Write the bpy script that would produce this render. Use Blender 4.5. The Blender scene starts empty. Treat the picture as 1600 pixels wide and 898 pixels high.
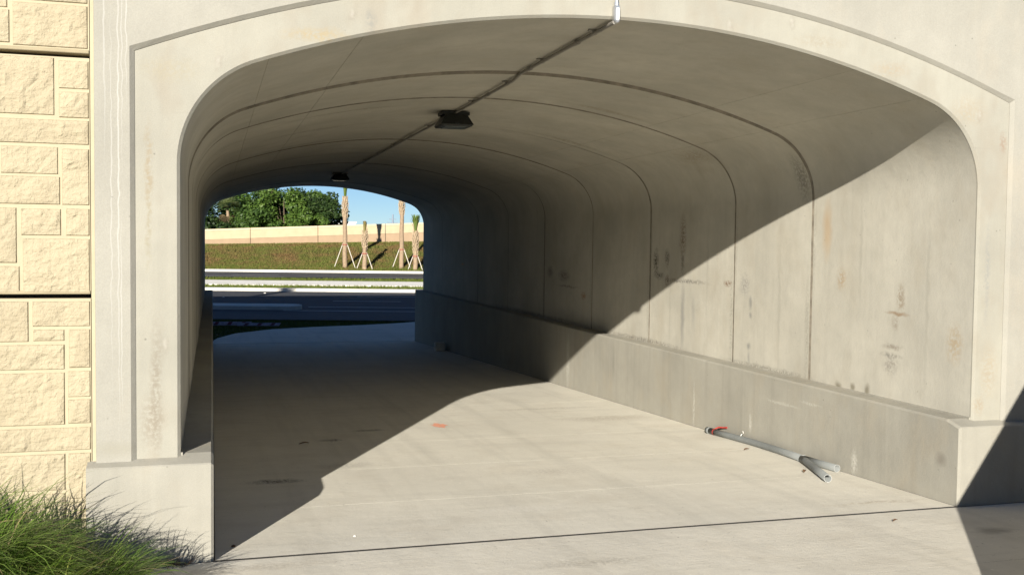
import bpy, bmesh, math, random
import numpy as np
from mathutils import Vector, Matrix, noise

scene = bpy.context.scene
COL = scene.collection
rng = np.random.default_rng(7)
random.seed(7)

# ------------------------------------------------------------------ camera
CAM_LOC = Vector((-0.0056, -6.46, 1.9403))
YAW, PITCH, ROLL = map(math.radians, (-16.336, -2.452, 0.641))
F = Vector((-math.sin(YAW)*math.cos(PITCH), math.cos(YAW)*math.cos(PITCH), math.sin(PITCH)))
Rr = Vector((math.cos(YAW), math.sin(YAW), 0)); Uu = Rr.cross(F)
R2 = math.cos(ROLL)*Rr + math.sin(ROLL)*Uu
U2 = -math.sin(ROLL)*Rr + math.cos(ROLL)*Uu
cam_d = bpy.data.cameras.new('camera'); cam = bpy.data.objects.new('camera', cam_d); COL.objects.link(cam)
cam_d.sensor_width = 36; cam_d.lens = 36*1598.4/1600; cam_d.clip_start = 0.05; cam_d.clip_end = 5000
M = Matrix((R2, U2, -F)).transposed().to_4x4(); M.translation = CAM_LOC
cam.matrix_world = M
scene.camera = cam

# ------------------------------------------------------------------ light
SUN_EL = math.radians(18.7); SUN_K = 0.465           # light travels (K,1) in plan
az = math.atan2(SUN_K, 1.0)
sun_to = Vector((math.sin(az)*math.cos(SUN_EL), math.cos(az)*math.cos(SUN_EL), -math.sin(SUN_EL)))
sd = bpy.data.lights.new('sun', 'SUN'); sd.energy = 5.0; sd.angle = math.radians(0.5); sd.color = (1.0, 0.94, 0.835)
so = bpy.data.objects.new('sun', sd); COL.objects.link(so)
so.rotation_euler = sun_to.to_track_quat('-Z', 'Y').to_euler(); so.location = (-20, -40, 25)
w = bpy.data.worlds.new('World'); scene.world = w; w.use_nodes = True
nt = w.node_tree; nt.nodes.clear()
sky = nt.nodes.new('ShaderNodeTexSky'); sky.sky_type = 'NISHITA'; sky.sun_disc = False
sky.sun_elevation = SUN_EL; sky.sun_rotation = math.pi + az
sky.air_density = 0.8; sky.dust_density = 0.0; sky.ozone_density = 4.5; sky.altitude = 1500
bg = nt.nodes.new('ShaderNodeBackground'); bg.inputs[1].default_value = 0.05
wo = nt.nodes.new('ShaderNodeOutputWorld')
nt.links.new(sky.outputs[0], bg.inputs[0]); nt.links.new(bg.outputs[0], wo.inputs[0])
scene.view_settings.view_transform = 'Standard'; scene.view_settings.look = 'None'
scene.view_settings.exposure = 0.85; scene.view_settings.gamma = 1.0
scene.view_settings.use_curve_mapping = False
scene.cycles.use_adaptive_sampling = True; scene.cycles.adaptive_threshold = 0.02; scene.cycles.max_bounces = 6; scene.cycles.diffuse_bounces = 4; scene.cycles.glossy_bounces = 2; scene.cycles.transmission_bounces = 2

# ------------------------------------------------------------------ node helpers
class NT:
    def __init__(s, name):
        s.m = bpy.data.materials.new(name); s.m.use_nodes = True
        s.t = s.m.node_tree; s.t.nodes.clear()
        s.out = s.n('ShaderNodeOutputMaterial'); s.b = s.n('ShaderNodeBsdfPrincipled')
        s.l(s.b.outputs[0], s.out.inputs[0])
        s.tc = s.n('ShaderNodeTexCoord').outputs['Object']
    def n(s, k, **kw):
        x = s.t.nodes.new(k)
        for a, v in kw.items(): setattr(x, a, v)
        return x
    def l(s, a, b): s.t.links.new(a, b)
    def noise(s, scale, detail=4, rough=.55, vec=None, dist=0):
        x = s.n('ShaderNodeTexNoise'); x.inputs['Scale'].default_value = scale
        x.inputs['Detail'].default_value = min(detail, 3.2); x.inputs['Roughness'].default_value = rough
        x.inputs['Distortion'].default_value = dist
        s.l(vec if vec is not None else s.tc, x.inputs['Vector']); return x.outputs['Fac']
    def mapping(s, scale, loc=(0,0,0), rot=(0,0,0)):
        x = s.n('ShaderNodeMapping'); x.inputs['Scale'].default_value = scale
        x.inputs['Location'].default_value = loc; x.inputs['Rotation'].default_value = rot
        s.l(s.tc, x.inputs['Vector']); return x.outputs[0]
    def rng(s, v, a, b, c=0, d=1):
        x = s.n('ShaderNodeMapRange'); s.l(v, x.inputs[0])
        for i, q in enumerate((a, b, c, d)): x.inputs[i+1].default_value = q
        return x.outputs[0]
    def math(s, op, a, b=None):
        x = s.n('ShaderNodeMath', operation=op)
        for i, q in enumerate((a, b)):
            if q is None: continue
            if isinstance(q, (int, float)): x.inputs[i].default_value = q
            else: s.l(q, x.inputs[i])
        return x.outputs[0]
    def mix(s, fac, a, b, mode='MIX'):
        x = s.n('ShaderNodeMix', data_type='RGBA', blend_type=mode)
        if isinstance(fac, (int, float)): x.inputs[0].default_value = fac
        else: s.l(fac, x.inputs[0])
        for i, q in ((6, a), (7, b)):
            if isinstance(q, tuple): x.inputs[i].default_value = (*q[:3], 1)
            else: s.l(q, x.inputs[i])
        return x.outputs[2]
    def bump(s, h, strength=.3, dist=.01, prev=None):
        x = s.n('ShaderNodeBump'); x.inputs['Strength'].default_value = strength
        x.inputs['Distance'].default_value = dist; s.l(h, x.inputs['Height'])
        if prev is not None: s.l(prev, x.inputs['Normal'])
        return x.outputs[0]
    def fin(s, col=None, rough=.8, nrm=None, spec=.3, metal=0):
        if col is not None:
            if isinstance(col, tuple): s.b.inputs['Base Color'].default_value = (*col[:3], 1)
            else: s.l(col, s.b.inputs['Base Color'])
        s.b.inputs['Roughness'].default_value = rough; s.b.inputs['Metallic'].default_value = metal
        s.b.inputs['Specular IOR Level'].default_value = spec
        if nrm is not None: s.l(nrm, s.b.inputs['Normal'])
        return s.m

def mul(c, k): return tuple(x*k for x in c)

def spots(t, col, lst, warp_amt=.16):
    """stains with a shape of their own: (centre, radii, colour, strength, breakup)"""
    if not lst: return col
    warp = t.n('ShaderNodeTexNoise'); warp.inputs['Scale'].default_value = 9; warp.inputs['Detail'].default_value = 4
    t.l(t.tc, warp.inputs['Vector'])
    sub = t.n('ShaderNodeVectorMath', operation='SUBTRACT'); t.l(warp.outputs['Color'], sub.inputs[0]); sub.inputs[1].default_value = (.5, .5, .5)
    sc = t.n('ShaderNodeVectorMath', operation='SCALE'); t.l(sub.outputs[0], sc.inputs[0]); sc.inputs['Scale'].default_value = warp_amt
    ad = t.n('ShaderNodeVectorMath', operation='ADD'); t.l(t.tc, ad.inputs[0]); t.l(sc.outputs[0], ad.inputs[1])
    brk = t.noise(38, 5, .65)
    for c, r, colr, st, b in lst:
        s1 = t.n('ShaderNodeVectorMath', operation='SUBTRACT'); t.l(ad.outputs[0], s1.inputs[0]); s1.inputs[1].default_value = c
        s2 = t.n('ShaderNodeVectorMath', operation='DIVIDE'); t.l(s1.outputs[0], s2.inputs[0]); s2.inputs[1].default_value = r
        s3 = t.n('ShaderNodeVectorMath', operation='LENGTH'); t.l(s2.outputs[0], s3.inputs[0])
        m = t.rng(s3.outputs['Value'], 1.0, .25, 0, st)
        if b: m = t.math('MULTIPLY', m, t.rng(brk, .5-b*.12, .5+b*.06))
        col = t.mix(m, col, colr)
    return col

def concrete(name, base, var=.10, streak=.10, tint=(.50, .40, .28), tint_amt=.0, sp=(), warp_amt=.16, bump=.25, broom=None, rough=.85, blotch=1.1, pits=True, traffic=False):
    t = NT(name)
    big = t.rng(t.noise(blotch, 5, .6), .3, .72)
    col = t.mix(big, mul(base, 1-var), mul(base, 1+var*.8))
    med = t.rng(t.noise(7, 4, .7), .35, .7)
    col = t.mix(t.math('MULTIPLY', med, var*1.6), col, mul(base, .72))
    if streak:
        st = t.rng(t.noise(1.0, 5, .65, t.mapping((9, 9, .45))), .48, .78)
        col = t.mix(t.math('MULTIPLY', st, streak*2), col, mul(base, .62))
        st2 = t.rng(t.noise(1.0, 4, .6, t.mapping((14, 14, .5), (3, 7, 1))), .58, .8)
        col = t.mix(t.math('MULTIPLY', st2, streak), col, mul(base, 1.3))
    if tint_amt:
        ti = t.rng(t.noise(2.3, 5, .7, t.mapping((1, 1, .55), (5, 2, 9))), .5, .78)
        col = t.mix(t.math('MULTIPLY', ti, tint_amt), col, tint)
    if traffic:
        tr = t.rng(t.noise(1.0, 5, .7, t.mapping((2.6, .16, 1))), .5, .74)
        col = t.mix(t.math('MULTIPLY', tr, .34), col, mul(base, .58))
        sw = t.rng(t.noise(1.0, 5, .7, t.mapping((.35, 3.2, 1), (4, 1, 0))), .52, .76)
        col = t.mix(t.math('MULTIPLY', sw, .30), col, mul(base, .66))
        sp1 = t.rng(t.noise(34, 3, .5), .69, .74); col = t.mix(t.math('MULTIPLY', sp1, .55), col, mul(base, .4))
        sp2 = t.rng(t.noise(21, 3, .5, t.mapping((1, 1, 1), (8, 3, 1))), .70, .74); col = t.mix(t.math('MULTIPLY', sp2, .5), col, mul(base, 1.25))
    fine = t.rng(t.noise(160, 3, .6), .3, .7, .93, 1.05)
    fm = t.n('ShaderNodeVectorMath', operation='SCALE'); t.l(col, fm.inputs[0]); t.l(fine, fm.inputs['Scale'])
    col = fm.outputs[0]
    col = spots(t, col, sp, warp_amt)
    h = t.noise(90, 3, .65)
    h = t.math('ADD', h, t.math('MULTIPLY', med, .9))
    hb = None
    if pits:
        v = t.n('ShaderNodeTexVoronoi'); v.inputs['Scale'].default_value = 11; t.l(t.tc, v.inputs['Vector'])
        gate = t.rng(t.noise(3.1, 2), .52, .6)
        pit = t.math('MULTIPLY', t.rng(v.outputs['Distance'], .05, .085, 1, 0), gate)
        col = t.mix(t.math('MULTIPLY', pit, .55), col, mul(base, .35))
    if broom:
        b = t.noise(1.0, 3, .7, t.mapping(broom))
        h = t.math('ADD', h, t.math('MULTIPLY', b, 1.2))
        col = t.mix(t.rng(b, .45, .75, 0, .16), col, mul(base, .7))
    nr = t.bump(h, bump, .006)
    return t.fin(col, rough, nr, .25)

def plain(name, col, rough=.6, var=.12, scale=6, metal=0, spec=.4, bump=0):
    t = NT(name)
    c = t.mix(t.rng(t.noise(scale, 5, .6), .3, .7), mul(col, 1-var), mul(col, 1+var))
    nr = t.bump(t.noise(scale*9, 4), bump, .01) if bump else None
    return t.fin(c, rough, nr, spec, metal)

def leafy(name, c0, c1, c2, trans=.35, rough=.55, scale=None, c3=None, straw=None):
    t = NT(name)
    g = t.n('ShaderNodeNewGeometry')
    ramp = t.n('ShaderNodeValToRGB'); e = ramp.color_ramp.elements
    e[0].position = 0; e[0].color = (*c0, 1); e[1].position = 1; e[1].color = (*c2, 1)
    m = e.new(.55); m.color = (*c1, 1)
    if straw: m2 = e.new(.955); m2.color = (*c2, 1); m3 = e.new(.96); m3.color = (*straw, 1); e[len(e)-1].color = (*straw, 1)
    t.l(g.outputs['Random Per Island'], ramp.inputs[0]); col = ramp.outputs[0]
    if c3:
        col = t.mix(t.rng(t.noise(scale, 4, .6), .42, .62), col, c3)
    t.fin(col, rough, None, .25)
    tr = t.n('ShaderNodeBsdfTranslucent'); t.l(col, tr.inputs[0])
    mx = t.n('ShaderNodeMixShader'); mx.inputs[0].default_value = trans
    t.l(t.b.outputs[0], mx.inputs[1]); t.l(tr.outputs[0], mx.inputs[2]); t.l(mx.outputs[0], t.out.inputs[0])
    return t.m

# ------------------------------------------------------------------ mesh helpers
def mesh_obj(name, verts, faces, mat, parent=None, smooth=False):
    me = bpy.data.meshes.new(name)
    me.from_pydata([tuple(map(float, v)) for v in verts], [], [tuple(f) for f in faces])
    if mat: me.materials.append(mat)
    if smooth: me.shade_smooth()
    me.update()
    return link(name, me, parent)
def link(name, me, parent=None):
    o = bpy.data.objects.new(name, me); COL.objects.link(o)
    if parent: adopt(o, parent)
    return o
def adopt(o, p):
    o.parent = p; o.matrix_parent_inverse = Matrix.Translation(world_loc(p)).inverted()
def world_loc(p):
    v = Vector(p.location)
    return v          # parents are only ever translated at build time and have no moved parents of their own
def empty(name, loc, label=None, cat=None, group=None):
    o = bpy.data.objects.new(name, None); COL.objects.link(o); o.location = loc; o.empty_display_size = .2
    if label: tag(o, label, cat, group)
    return o
def tag(o, label=None, cat=None, group=None, kind=None):
    if label: o['label'] = label
    if cat: o['category'] = cat
    if group: o['group'] = group
    if kind: o['kind'] = kind
    return o
class MB:
    def __init__(s): s.v = []; s.f = []
    def add(s, v, f):
        k = len(s.v); s.v += [tuple(q) for q in v]; s.f += [tuple(i+k for i in q) for q in f]; return s
    def box(s, a, b, ch=0.0):
        (x0, y0, z0), (x1, y1, z1) = a, b
        if ch <= 0:
            v = [(x0,y0,z0),(x1,y0,z0),(x1,y1,z0),(x0,y1,z0),(x0,y0,z1),(x1,y0,z1),(x1,y1,z1),(x0,y1,z1)]
            f = [(0,3,2,1),(4,5,6,7),(0,1,5,4),(1,2,6,5),(2,3,7,6),(3,0,4,7)]
            return s.add(v, f)
        bm = bmesh.new(); bmesh.ops.create_cube(bm, size=1)
        for q in bm.verts: q.co = Vector(((x0+x1)/2+q.co.x*(x1-x0), (y0+y1)/2+q.co.y*(y1-y0), (z0+z1)/2+q.co.z*(z1-z0)))
        bmesh.ops.bevel(bm, geom=bm.edges[:], offset=ch, segments=1, affect='EDGES')
        return s.bm(bm)
    def bm(s, bm):
        bm.verts.index_update()
        s.add([q.co[:] for q in bm.verts], [[q.index for q in f.verts] for f in bm.faces]); bm.free(); return s
    def tube(s, pts, rad, n=12, cap=True):
        pts = [Vector(p) for p in pts]; k = len(pts)
        rad = rad if isinstance(rad, (list, tuple)) else [rad]*k
        ring = []
        up = Vector((0,0,1))
        for i, p in enumerate(pts):
            d = (pts[min(i+1, k-1)]-pts[max(i-1, 0)]).normalized()
            a = d.cross(up if abs(d.z) < .9 else Vector((1,0,0))).normalized(); b = d.cross(a).normalized()
            ring.append([p+(a*math.cos(2*math.pi*j/n)+b*math.sin(2*math.pi*j/n))*rad[i] for j in range(n)])
        v = [q for r in ring for q in r]; f = []
        for i in range(k-1):
            for j in range(n):
                f.append((i*n+j, i*n+(j+1)%n, (i+1)*n+(j+1)%n, (i+1)*n+j))
        if cap: f.append(tuple(range(n))[::-1]); f.append(tuple((k-1)*n+j for j in range(n)))
        return s.add(v, f)
    def hollow(s, pts, ro, ri, n=20):
        """open pipe: outside, inside and the two rims"""
        a = MB().tube(pts, ro, n, False); b = MB().tube(pts, ri, n, False)
        k = len(s.v); na = len(a.v)
        s.v += [tuple(q) for q in a.v] + [tuple(q) for q in b.v]
        s.f += [tuple(i+k for i in q) for q in a.f] + [tuple(i+k+na for i in q[::-1]) for q in b.f]
        m = len(pts)
        for j in range(n):
            j2 = (j+1) % n
            s.f.append((k+j2, k+j, k+na+j, k+na+j2))
            e = (m-1)*n
            s.f.append((k+e+j, k+e+j2, k+na+e+j2, k+na+e+j))
        return s
    def build(s, name, mat, parent=None, smooth=False, fix=True):
        o = mesh_obj(name, s.v, s.f, mat, parent, smooth)
        if fix:
            bm = bmesh.new(); bm.from_mesh(o.data); bmesh.ops.recalc_face_normals(bm, faces=bm.faces); bm.to_mesh(o.data); bm.free()
        return o

# ------------------------------------------------------------------ constants of the place
W = 5.37; WALL = 0.192; CX = 2.685; L = 21.1; ZP = 0.64
SL = -0.0365
def fz(y): return SL*y
S15, C15 = math.sin(math.radians(15)), math.cos(math.radians(15))
def UV(u, v): return (u*C15+v*S15, -u*S15+v*C15)          # u along the far road, v across it
def toV(x, y): return x*S15+y*C15
def toU(x, y): return x*C15-y*S15

WARM = (.50, .46, .385)
DK = (.10, .095, .085); RU = (.36, .24, .13); LT = (.66, .64, .58)
XW = W+WALL
wall_spots = [
 ((1.3,4.3,3.36),(.9,.10,.4),(.20,.165,.12),.5,1),((1.0,5.9,3.34),(1.0,.10,.4),(.18,.15,.11),.55,1),((1.2,7.9,3.35),(1.2,.12,.4),(.17,.14,.10),.55,1),((.7,10.2,3.3),(1.0,.14,.4),(.17,.14,.10),.55,1),((3.9,3.5,3.34),(.6,.10,.4),(.22,.18,.13),.45,1),((4.3,5.8,3.25),(.7,.12,.4),(.20,.16,.11),.5,1),
 ((XW,5.85,1.72),(.3,.10,.22),DK,.95,1),((XW,5.50,1.78),(.3,.09,.16),DK,.8,1),((XW,5.75,1.55),(.3,.20,.06),DK,.8,1),((XW,5.5,1.5),(.3,.06,.10),(.12,.08,.06),.8,1),
 ((XW,5.06,2.05),(.3,.12,.34),(.19,.14,.10),.8,1),((XW,5.06,1.72),(.3,.07,.18),DK,.6,1),((XW,5.0,1.50),(.3,.75,.035),DK,.7,1),
 ((XW,5.04,1.08),(.3,.075,.52),(.25,.245,.225),.75,0),((XW,4.75,1.15),(.3,.06,.25),(.3,.29,.26),.5,0),
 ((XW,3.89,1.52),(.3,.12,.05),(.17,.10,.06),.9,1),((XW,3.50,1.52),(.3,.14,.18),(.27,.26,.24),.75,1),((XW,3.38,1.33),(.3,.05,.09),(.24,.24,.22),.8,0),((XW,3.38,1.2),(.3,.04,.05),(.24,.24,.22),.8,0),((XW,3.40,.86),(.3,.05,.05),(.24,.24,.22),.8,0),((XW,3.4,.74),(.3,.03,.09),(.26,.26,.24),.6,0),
 ((XW,.88,1.52),(.3,.07,.16),(.26,.21,.15),.8,1),((XW,.92,1.385),(.3,.18,.022),(.25,.17,.10),.8,0),((XW,.95,1.30),(.3,.06,.10),(.28,.24,.19),.7,1),
 ((XW,.98,1.10),(.3,.17,.035),(.24,.21,.17),.8,1),((XW,.99,1.02),(.3,.18,.03),(.22,.21,.18),.8,1),((XW,.99,.94),(.3,.13,.10),(.24,.22,.19),.7,1),
 ((XW,1.73,1.65),(.3,.10,.13),(.36,.27,.17),.7,1),((XW,1.98,2.1),(.3,.10,.34),(.44,.31,.18),.6,0),((XW,.22,1.2),(.3,.12,.2),(.37,.28,.17),.65,1),
 ((XW,1.31,.675),(.3,.05,.075),(.22,.20,.15),.9,0),((XW,1.52,.675),(.3,.05,.06),(.22,.20,.15),.9,0),((XW,1.75,.66),(.3,.06,.045),(.22,.20,.15),.9,0),
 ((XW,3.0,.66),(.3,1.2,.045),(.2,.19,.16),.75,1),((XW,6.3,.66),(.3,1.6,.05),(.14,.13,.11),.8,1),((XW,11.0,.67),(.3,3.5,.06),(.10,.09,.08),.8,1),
 ((XW,10.2,1.46),(.3,.2,.12),DK,.8,1),((XW,9.5,1.42),(.3,.35,.12),DK,.7,1),((XW,9.3,1.25),(.3,.6,.03),DK,.7,1),((XW,8.55,1.14),(.3,.14,.08),(.30,.15,.07),.8,1),
 ((XW,16.6,1.45),(.3,.16,.03),(.7,.42,.15),.9,0),((XW,2.35,2.62),(.5,.16,.3),(.2,.19,.16),.7,1),((XW-.3,4.1,2.95),(.5,.5,.1),(.26,.21,.14),.5,1),
]
for yj, k in ((2.228,.5),(3.752,.55),(6.02,.45),(8.175,.5),(10.517,.5)):
    wall_spots += [((XW,yj+.05,1.1),(.3,.055,.75),(.28,.265,.22),k,1),((XW,yj-.04,1.9),(.3,.035,.7),(.30,.28,.23),k*.8,1)]
for yj, z_, h_ in ((.55,1.5,.9),(1.45,1.9,.6),(2.8,1.3,.8),(4.4,1.6,.7),(5.4,1.2,.6)):
    wall_spots += [((XW,yj,z_),(.3,.03,h_),(.33,.315,.265),.45,0)]
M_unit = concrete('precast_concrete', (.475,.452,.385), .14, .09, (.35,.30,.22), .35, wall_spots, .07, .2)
M_head = concrete('headwall_concrete', (.32,.307,.266), .10, .06, (.50,.40,.28), .18,
   [((-.575,-.04,2.2),(.005,.2,1.3),(.42,.41,.38),.6,0),((-.535,-.04,2.5),(.0055,.2,1.9),(.44,.43,.40),.7,0),((-.61,-.04,3.2),(.006,.2,.9),(.41,.40,.37),.6,0),
    ((-.49,-.04,3.4),(.005,.2,.75),(.44,.43,.40),.7,0),((-.52,-.04,1.5),(.004,.2,.7),(.44,.43,.40),.6,0),((-.515,-.04,3.1),(.004,.2,.9),(.42,.41,.38),.6,0),((-.56,-.04,.70),(.2,.2,.06),(.27,.255,.205),.5,0)], .03, .22)
ring_sp = [((-.33,0,1.05),(.05,.2,.5),(0.198,0.169,0.128),.6,1),((-.36,0,.85),(.08,.2,.22),(0.211,0.180,0.136),.5,1),((-.37,0,2.35),(.03,.2,.35),(0.264,0.216,0.144),.7,1),((-.37,0,2.0),(.025,.2,.3),(0.264,0.238,0.168),.6,1),
  ((-.25,0,2.95),(.22,.2,.1),(0.304,0.274,0.200),.5,1),((.62,0,3.21),(.25,.2,.06),(0.330,0.259,0.144),.6,1),((.95,0,3.32),(.05,.2,.09),(0.198,0.202,0.192),.5,1),
  ((4.15,0,3.40),(.25,.2,.06),(0.290,0.259,0.200),.6,1),((4.75,0,3.24),(.2,.2,.07),(0.317,0.259,0.184),.5,1),((5.45,0,2.97),(.2,.2,.14),(0.317,0.266,0.192),.5,1),((5.77,0,2.74),(.04,.2,.10),(0.238,0.158,0.112),.6,1),
  ((5.66,0,1.75),(.03,.2,.5),(0.218,0.223,0.216),.5,1),((5.7,0,1.0),(.1,.2,.25),(0.297,0.238,0.160),.45,1),((5.62,0,.75),(.06,.2,.1),(0.277,0.216,0.144),.5,1)]
for q in ((.03,3.02),(.83,3.36),(3.44,3.47),(3.93,3.53),(5.54,2.94),(-.28,1.32)):
    ring_sp += [((q[0]+.004,0,q[1]-.01),(.034,.2,.06),(.23,.205,.17),.45,1),((q[0],0,q[1]),(.018,.2,.034),(.38,.36,.315),.5,0)]
M_ring = concrete('arch_ring_concrete', (.325,.312,.264), .12, .08, (.25,.20,.145), .45, ring_sp, .06, .22)
M_plinth = concrete('plinth_concrete', (.33,.315,.268), .13, .14, (.36,.30,.21), .3,
   [((W,.1,.32),(.2,.08,.07),(.20,.18,.15),.7,0),((W,2.4,.40),(.2,.40,.02),(.55,.53,.47),.45,1),((W,1.9,.47),(.2,.22,.02),(.55,.53,.47),.4,1),((W,4.3,.05),(.2,.03,.35),(.60,.58,.52),.5,1),((W,1.2,.07),(.2,.06,.14),(.60,.58,.52),.6,1),
    ((W,6.8,.3),(.2,.06,.3),(.22,.21,.18),.5,0),((W,8.7,.1),(.2,.1,.5),(.56,.54,.48),.5,1),((W,3.0,.1),(.2,.04,.12),(.60,.58,.52),.6,1)], .035, .22)
M_floor = concrete('floor_concrete', (.70,.665,.575), .07, 0, (.40,.33,.24), .22,
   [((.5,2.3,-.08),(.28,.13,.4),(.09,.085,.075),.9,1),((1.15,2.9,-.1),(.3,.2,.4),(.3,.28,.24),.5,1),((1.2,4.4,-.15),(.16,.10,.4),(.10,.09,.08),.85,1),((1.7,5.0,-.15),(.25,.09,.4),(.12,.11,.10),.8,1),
    ((4.6,5.2,-.2),(.7,.3,.4),(.40,.35,.28),.6,1),((4.2,6.3,-.2),(1.0,.14,.4),(.36,.32,.26),.5,1),((2.9,2.1,-.08),(.5,.25,.4),(.46,.42,.36),.5,1),((2.2,.75,-.03),(.5,.15,.4),(.72,.69,.62),.6,1),
    ((4.9,.2,0),(.6,.06,.3),(.42,.36,.28),.6,1),((3.3,25,-.9),(.5,.15,.5),(.15,.14,.13),.8,1),((5,26,-.9),(.4,.15,.5),(.15,.14,.13),.8,1)],
   .16, .25, (3.0, 60, 60), .8, .7, False, True)
M_apron = concrete('broom_concrete', (.68,.645,.56), .08, 0, (.42,.36,.27), .22,
   [((5.1,-.78,.03),(.20,.11,.3),(.30,.275,.235),.75,0),((2.2,-.75,.03),(.5,.12,.3),(.40,.37,.31),.6,1),((3.2,-.95,.03),(.1,.05,.3),(.5,.47,.4),.5,0),((0.2,-.3,.03),(.6,.1,.3),(.38,.34,.28),.5,1)],
   .16, .3, (2.2, 70, 70), .85, .9, False, True)
M_joint = plain('joint_filler', (.05,.045,.04), .9, .3, 30)
M_seal = plain('joint_mastic', (.21,.185,.145), .85, .35, 9)
M_steel = plain('galvanised_conduit', (.55,.56,.58), .38, .1, 20, .85)
M_dull = plain('dull_conduit', (.25,.235,.205), .55, .15, 20, .2)
M_bronze = plain('dark_bronze_housing', (.018,.020,.018), .45, .2, 20, .1)
M_lens = plain('frosted_lens', (.10,.115,.11), .25, .1, 20)
M_pvc = plain('grey_pvc', (.185,.195,.19), .6, .10, 5, 0, .3)
M_pvc_in = plain('cut_pvc_rim', (.33,.34,.33), .5, .05, 5)
M_red = plain('red_strap', (.36,.05,.04), .5, .15, 20)
M_black = plain('black_print', (.02,.02,.03), .5, .1, 20)
M_orange = plain('orange_spray_paint', (.78,.36,.24), .8, .15, 30)
M_white = plain('white_scrap', (.75,.73,.68), .7, .1, 30)
M_brown = plain('dry_leaf', (.13,.07,.035), .7, .3, 30)
M_asphalt = plain('asphalt', (.055,.056,.06), .85, .15, 3, 0, .3, .3)
M_asphalt2 = plain('worn_asphalt', (.075,.073,.072), .85, .15, 3, 0, .3, .3)
M_paint = plain('road_paint', (.68,.67,.63), .7, .12, 8)
M_kerb = concrete('kerb_concrete', (.66,.63,.56), .10, 0, bump=.15, pits=False)
M_side = concrete('sidewalk_concrete', (.80,.77,.70), .08, 0, bump=.15, pits=False)
M_soil = plain('dark_soil', (.075,.052,.035), .95, .35, 9, 0, .2, .6)
M_turf = plain('turf_ground', (.075,.075,.025), .95, .3, 1.2, 0, .2, .5)
M_cap = plain('barrier_cap_paint', (.50,.42,.285), .75, .05, 2)
M_cream = plain('barrier_cream_paint', (.44,.36,.23), .8, .06, 2, 0, .3, .1)
M_tan = plain('barrier_tan_paint', (.33,.235,.15), .8, .06, 2, 0, .3, .1)

# split-face painted blocks
def split_face():
    t = NT('split_face_paint')
    base = (.405,.35,.24)
    c = t.mix(t.rng(t.noise(2.2, 4, .6), .3, .7), mul(base,.93), mul(base,1.05))
    c = t.mix(t.rng(t.noise(26, 5, .7), .55, .8, 0, .35), c, mul(base,.72))
    c = t.mix(t.rng(t.noise(1.0, 5, .65, t.mapping((8, 8, .5))), .52, .8, 0, .4), c, (.33,.27,.18))
    oi = t.n('ShaderNodeObjectInfo')
    c = t.mix(t.rng(oi.outputs['Random'], 0, 1, 0, .3), c, (.35,.29,.195))
    n1 = t.noise(34, 6, .62, None, .6)
    v = t.n('ShaderNodeTexVoronoi', feature='F1'); v.inputs['Scale'].default_value = 26; t.l(t.mapping((1,1,1.7)), v.inputs['Vector'])
    nr = t.bump(n1, .75, .014); nr = t.bump(v.outputs['Distance'], .35, .012, nr)
    nr = t.bump(t.noise(140, 4, .6), .6, .004, nr)
    return t.fin(c, .8, nr, .25)
M_split = split_face()
M_mse = plain('smooth_wall_paint', (.415,.362,.25), .8, .06, 5, 0, .25, .12)
M_ledge = plain('weathered_ledge_paint', (.33,.28,.18), .85, .12, 6)

# ------------------------------------------------------------------ terrain
PROF = [(-400,1.2),(-60,1.2),(21,-.80),(31.2,-.96),(47.2,-.75),(48.4,-.60),(50.2,-.53),(52.8,-.38),(54.3,-.27),(62.9,-.22),(63.3,-.05),(66.5,.62),(69.5,1.36),(71.9,1.74),(74,1.76),(80,1.7),(120,1.2),(1500,.8)]
PV = np.array([p[0] for p in PROF]); PZ = np.array([p[1] for p in PROF])
def gz(x, y):
    v = toV(x, y); u = toU(x, y)
    z = float(np.interp(v, PV, PZ))
    g = min(max((v-63.3)/8.5, 0), 1)*min(max((150-v)/60, 0), 1)
    z += g*.0235*(min(max(u, -60), 40)+11.8)
    near = fz(y)-.075
    k = min(max((y-22.5)/3.0, 0), 1)
    return near*(1-k)+z*k if y > -100 else near
def axis(lo, hi, dense):
    return sorted(set(round(q, 3) for q in dense if lo <= q <= hi) | {lo, hi})
us = axis(-900, 900, list(np.arange(-60, 60, 2.5))+[-500,-300,-180,-120,-85,85,120,180,300,500])
vs = axis(-160, 1500, list(np.arange(-16, 30, 2.0))+list(PV)+[31.7,22.5,24,25.5,27,28.5,65,68,70.5,71.2,73,77,90,200,400,800,-40,-80])
gv, gf = [], []
for v in vs:
    for u in us:
        x, y = UV(u, v); zz = gz(x, y)
        if v <= -16: zz = .55
        gv.append((x, y, zz))
nu = len(us)
for j in range(len(vs)-1):
    for i in range(nu-1):
        gf.append((j*nu+i, j*nu+i+1, (j+1)*nu+i+1, (j+1)*nu+i))
t = NT('ground_soil_turf')
cc = t.mix(t.rng(t.noise(.5, 5, .65), .35, .65), (.085,.085,.028), (.14,.095,.045))
cc = t.mix(t.rng(t.noise(9, 4, .6), .4, .7, 0, .6), cc, (.05,.06,.018))
M_ground = t.fin(cc, .95, t.bump(t.noise(14, 5), .6, .04), .15)
ground = tag(mesh_obj('ground', gv, gf, M_ground), kind='structure')

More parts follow.
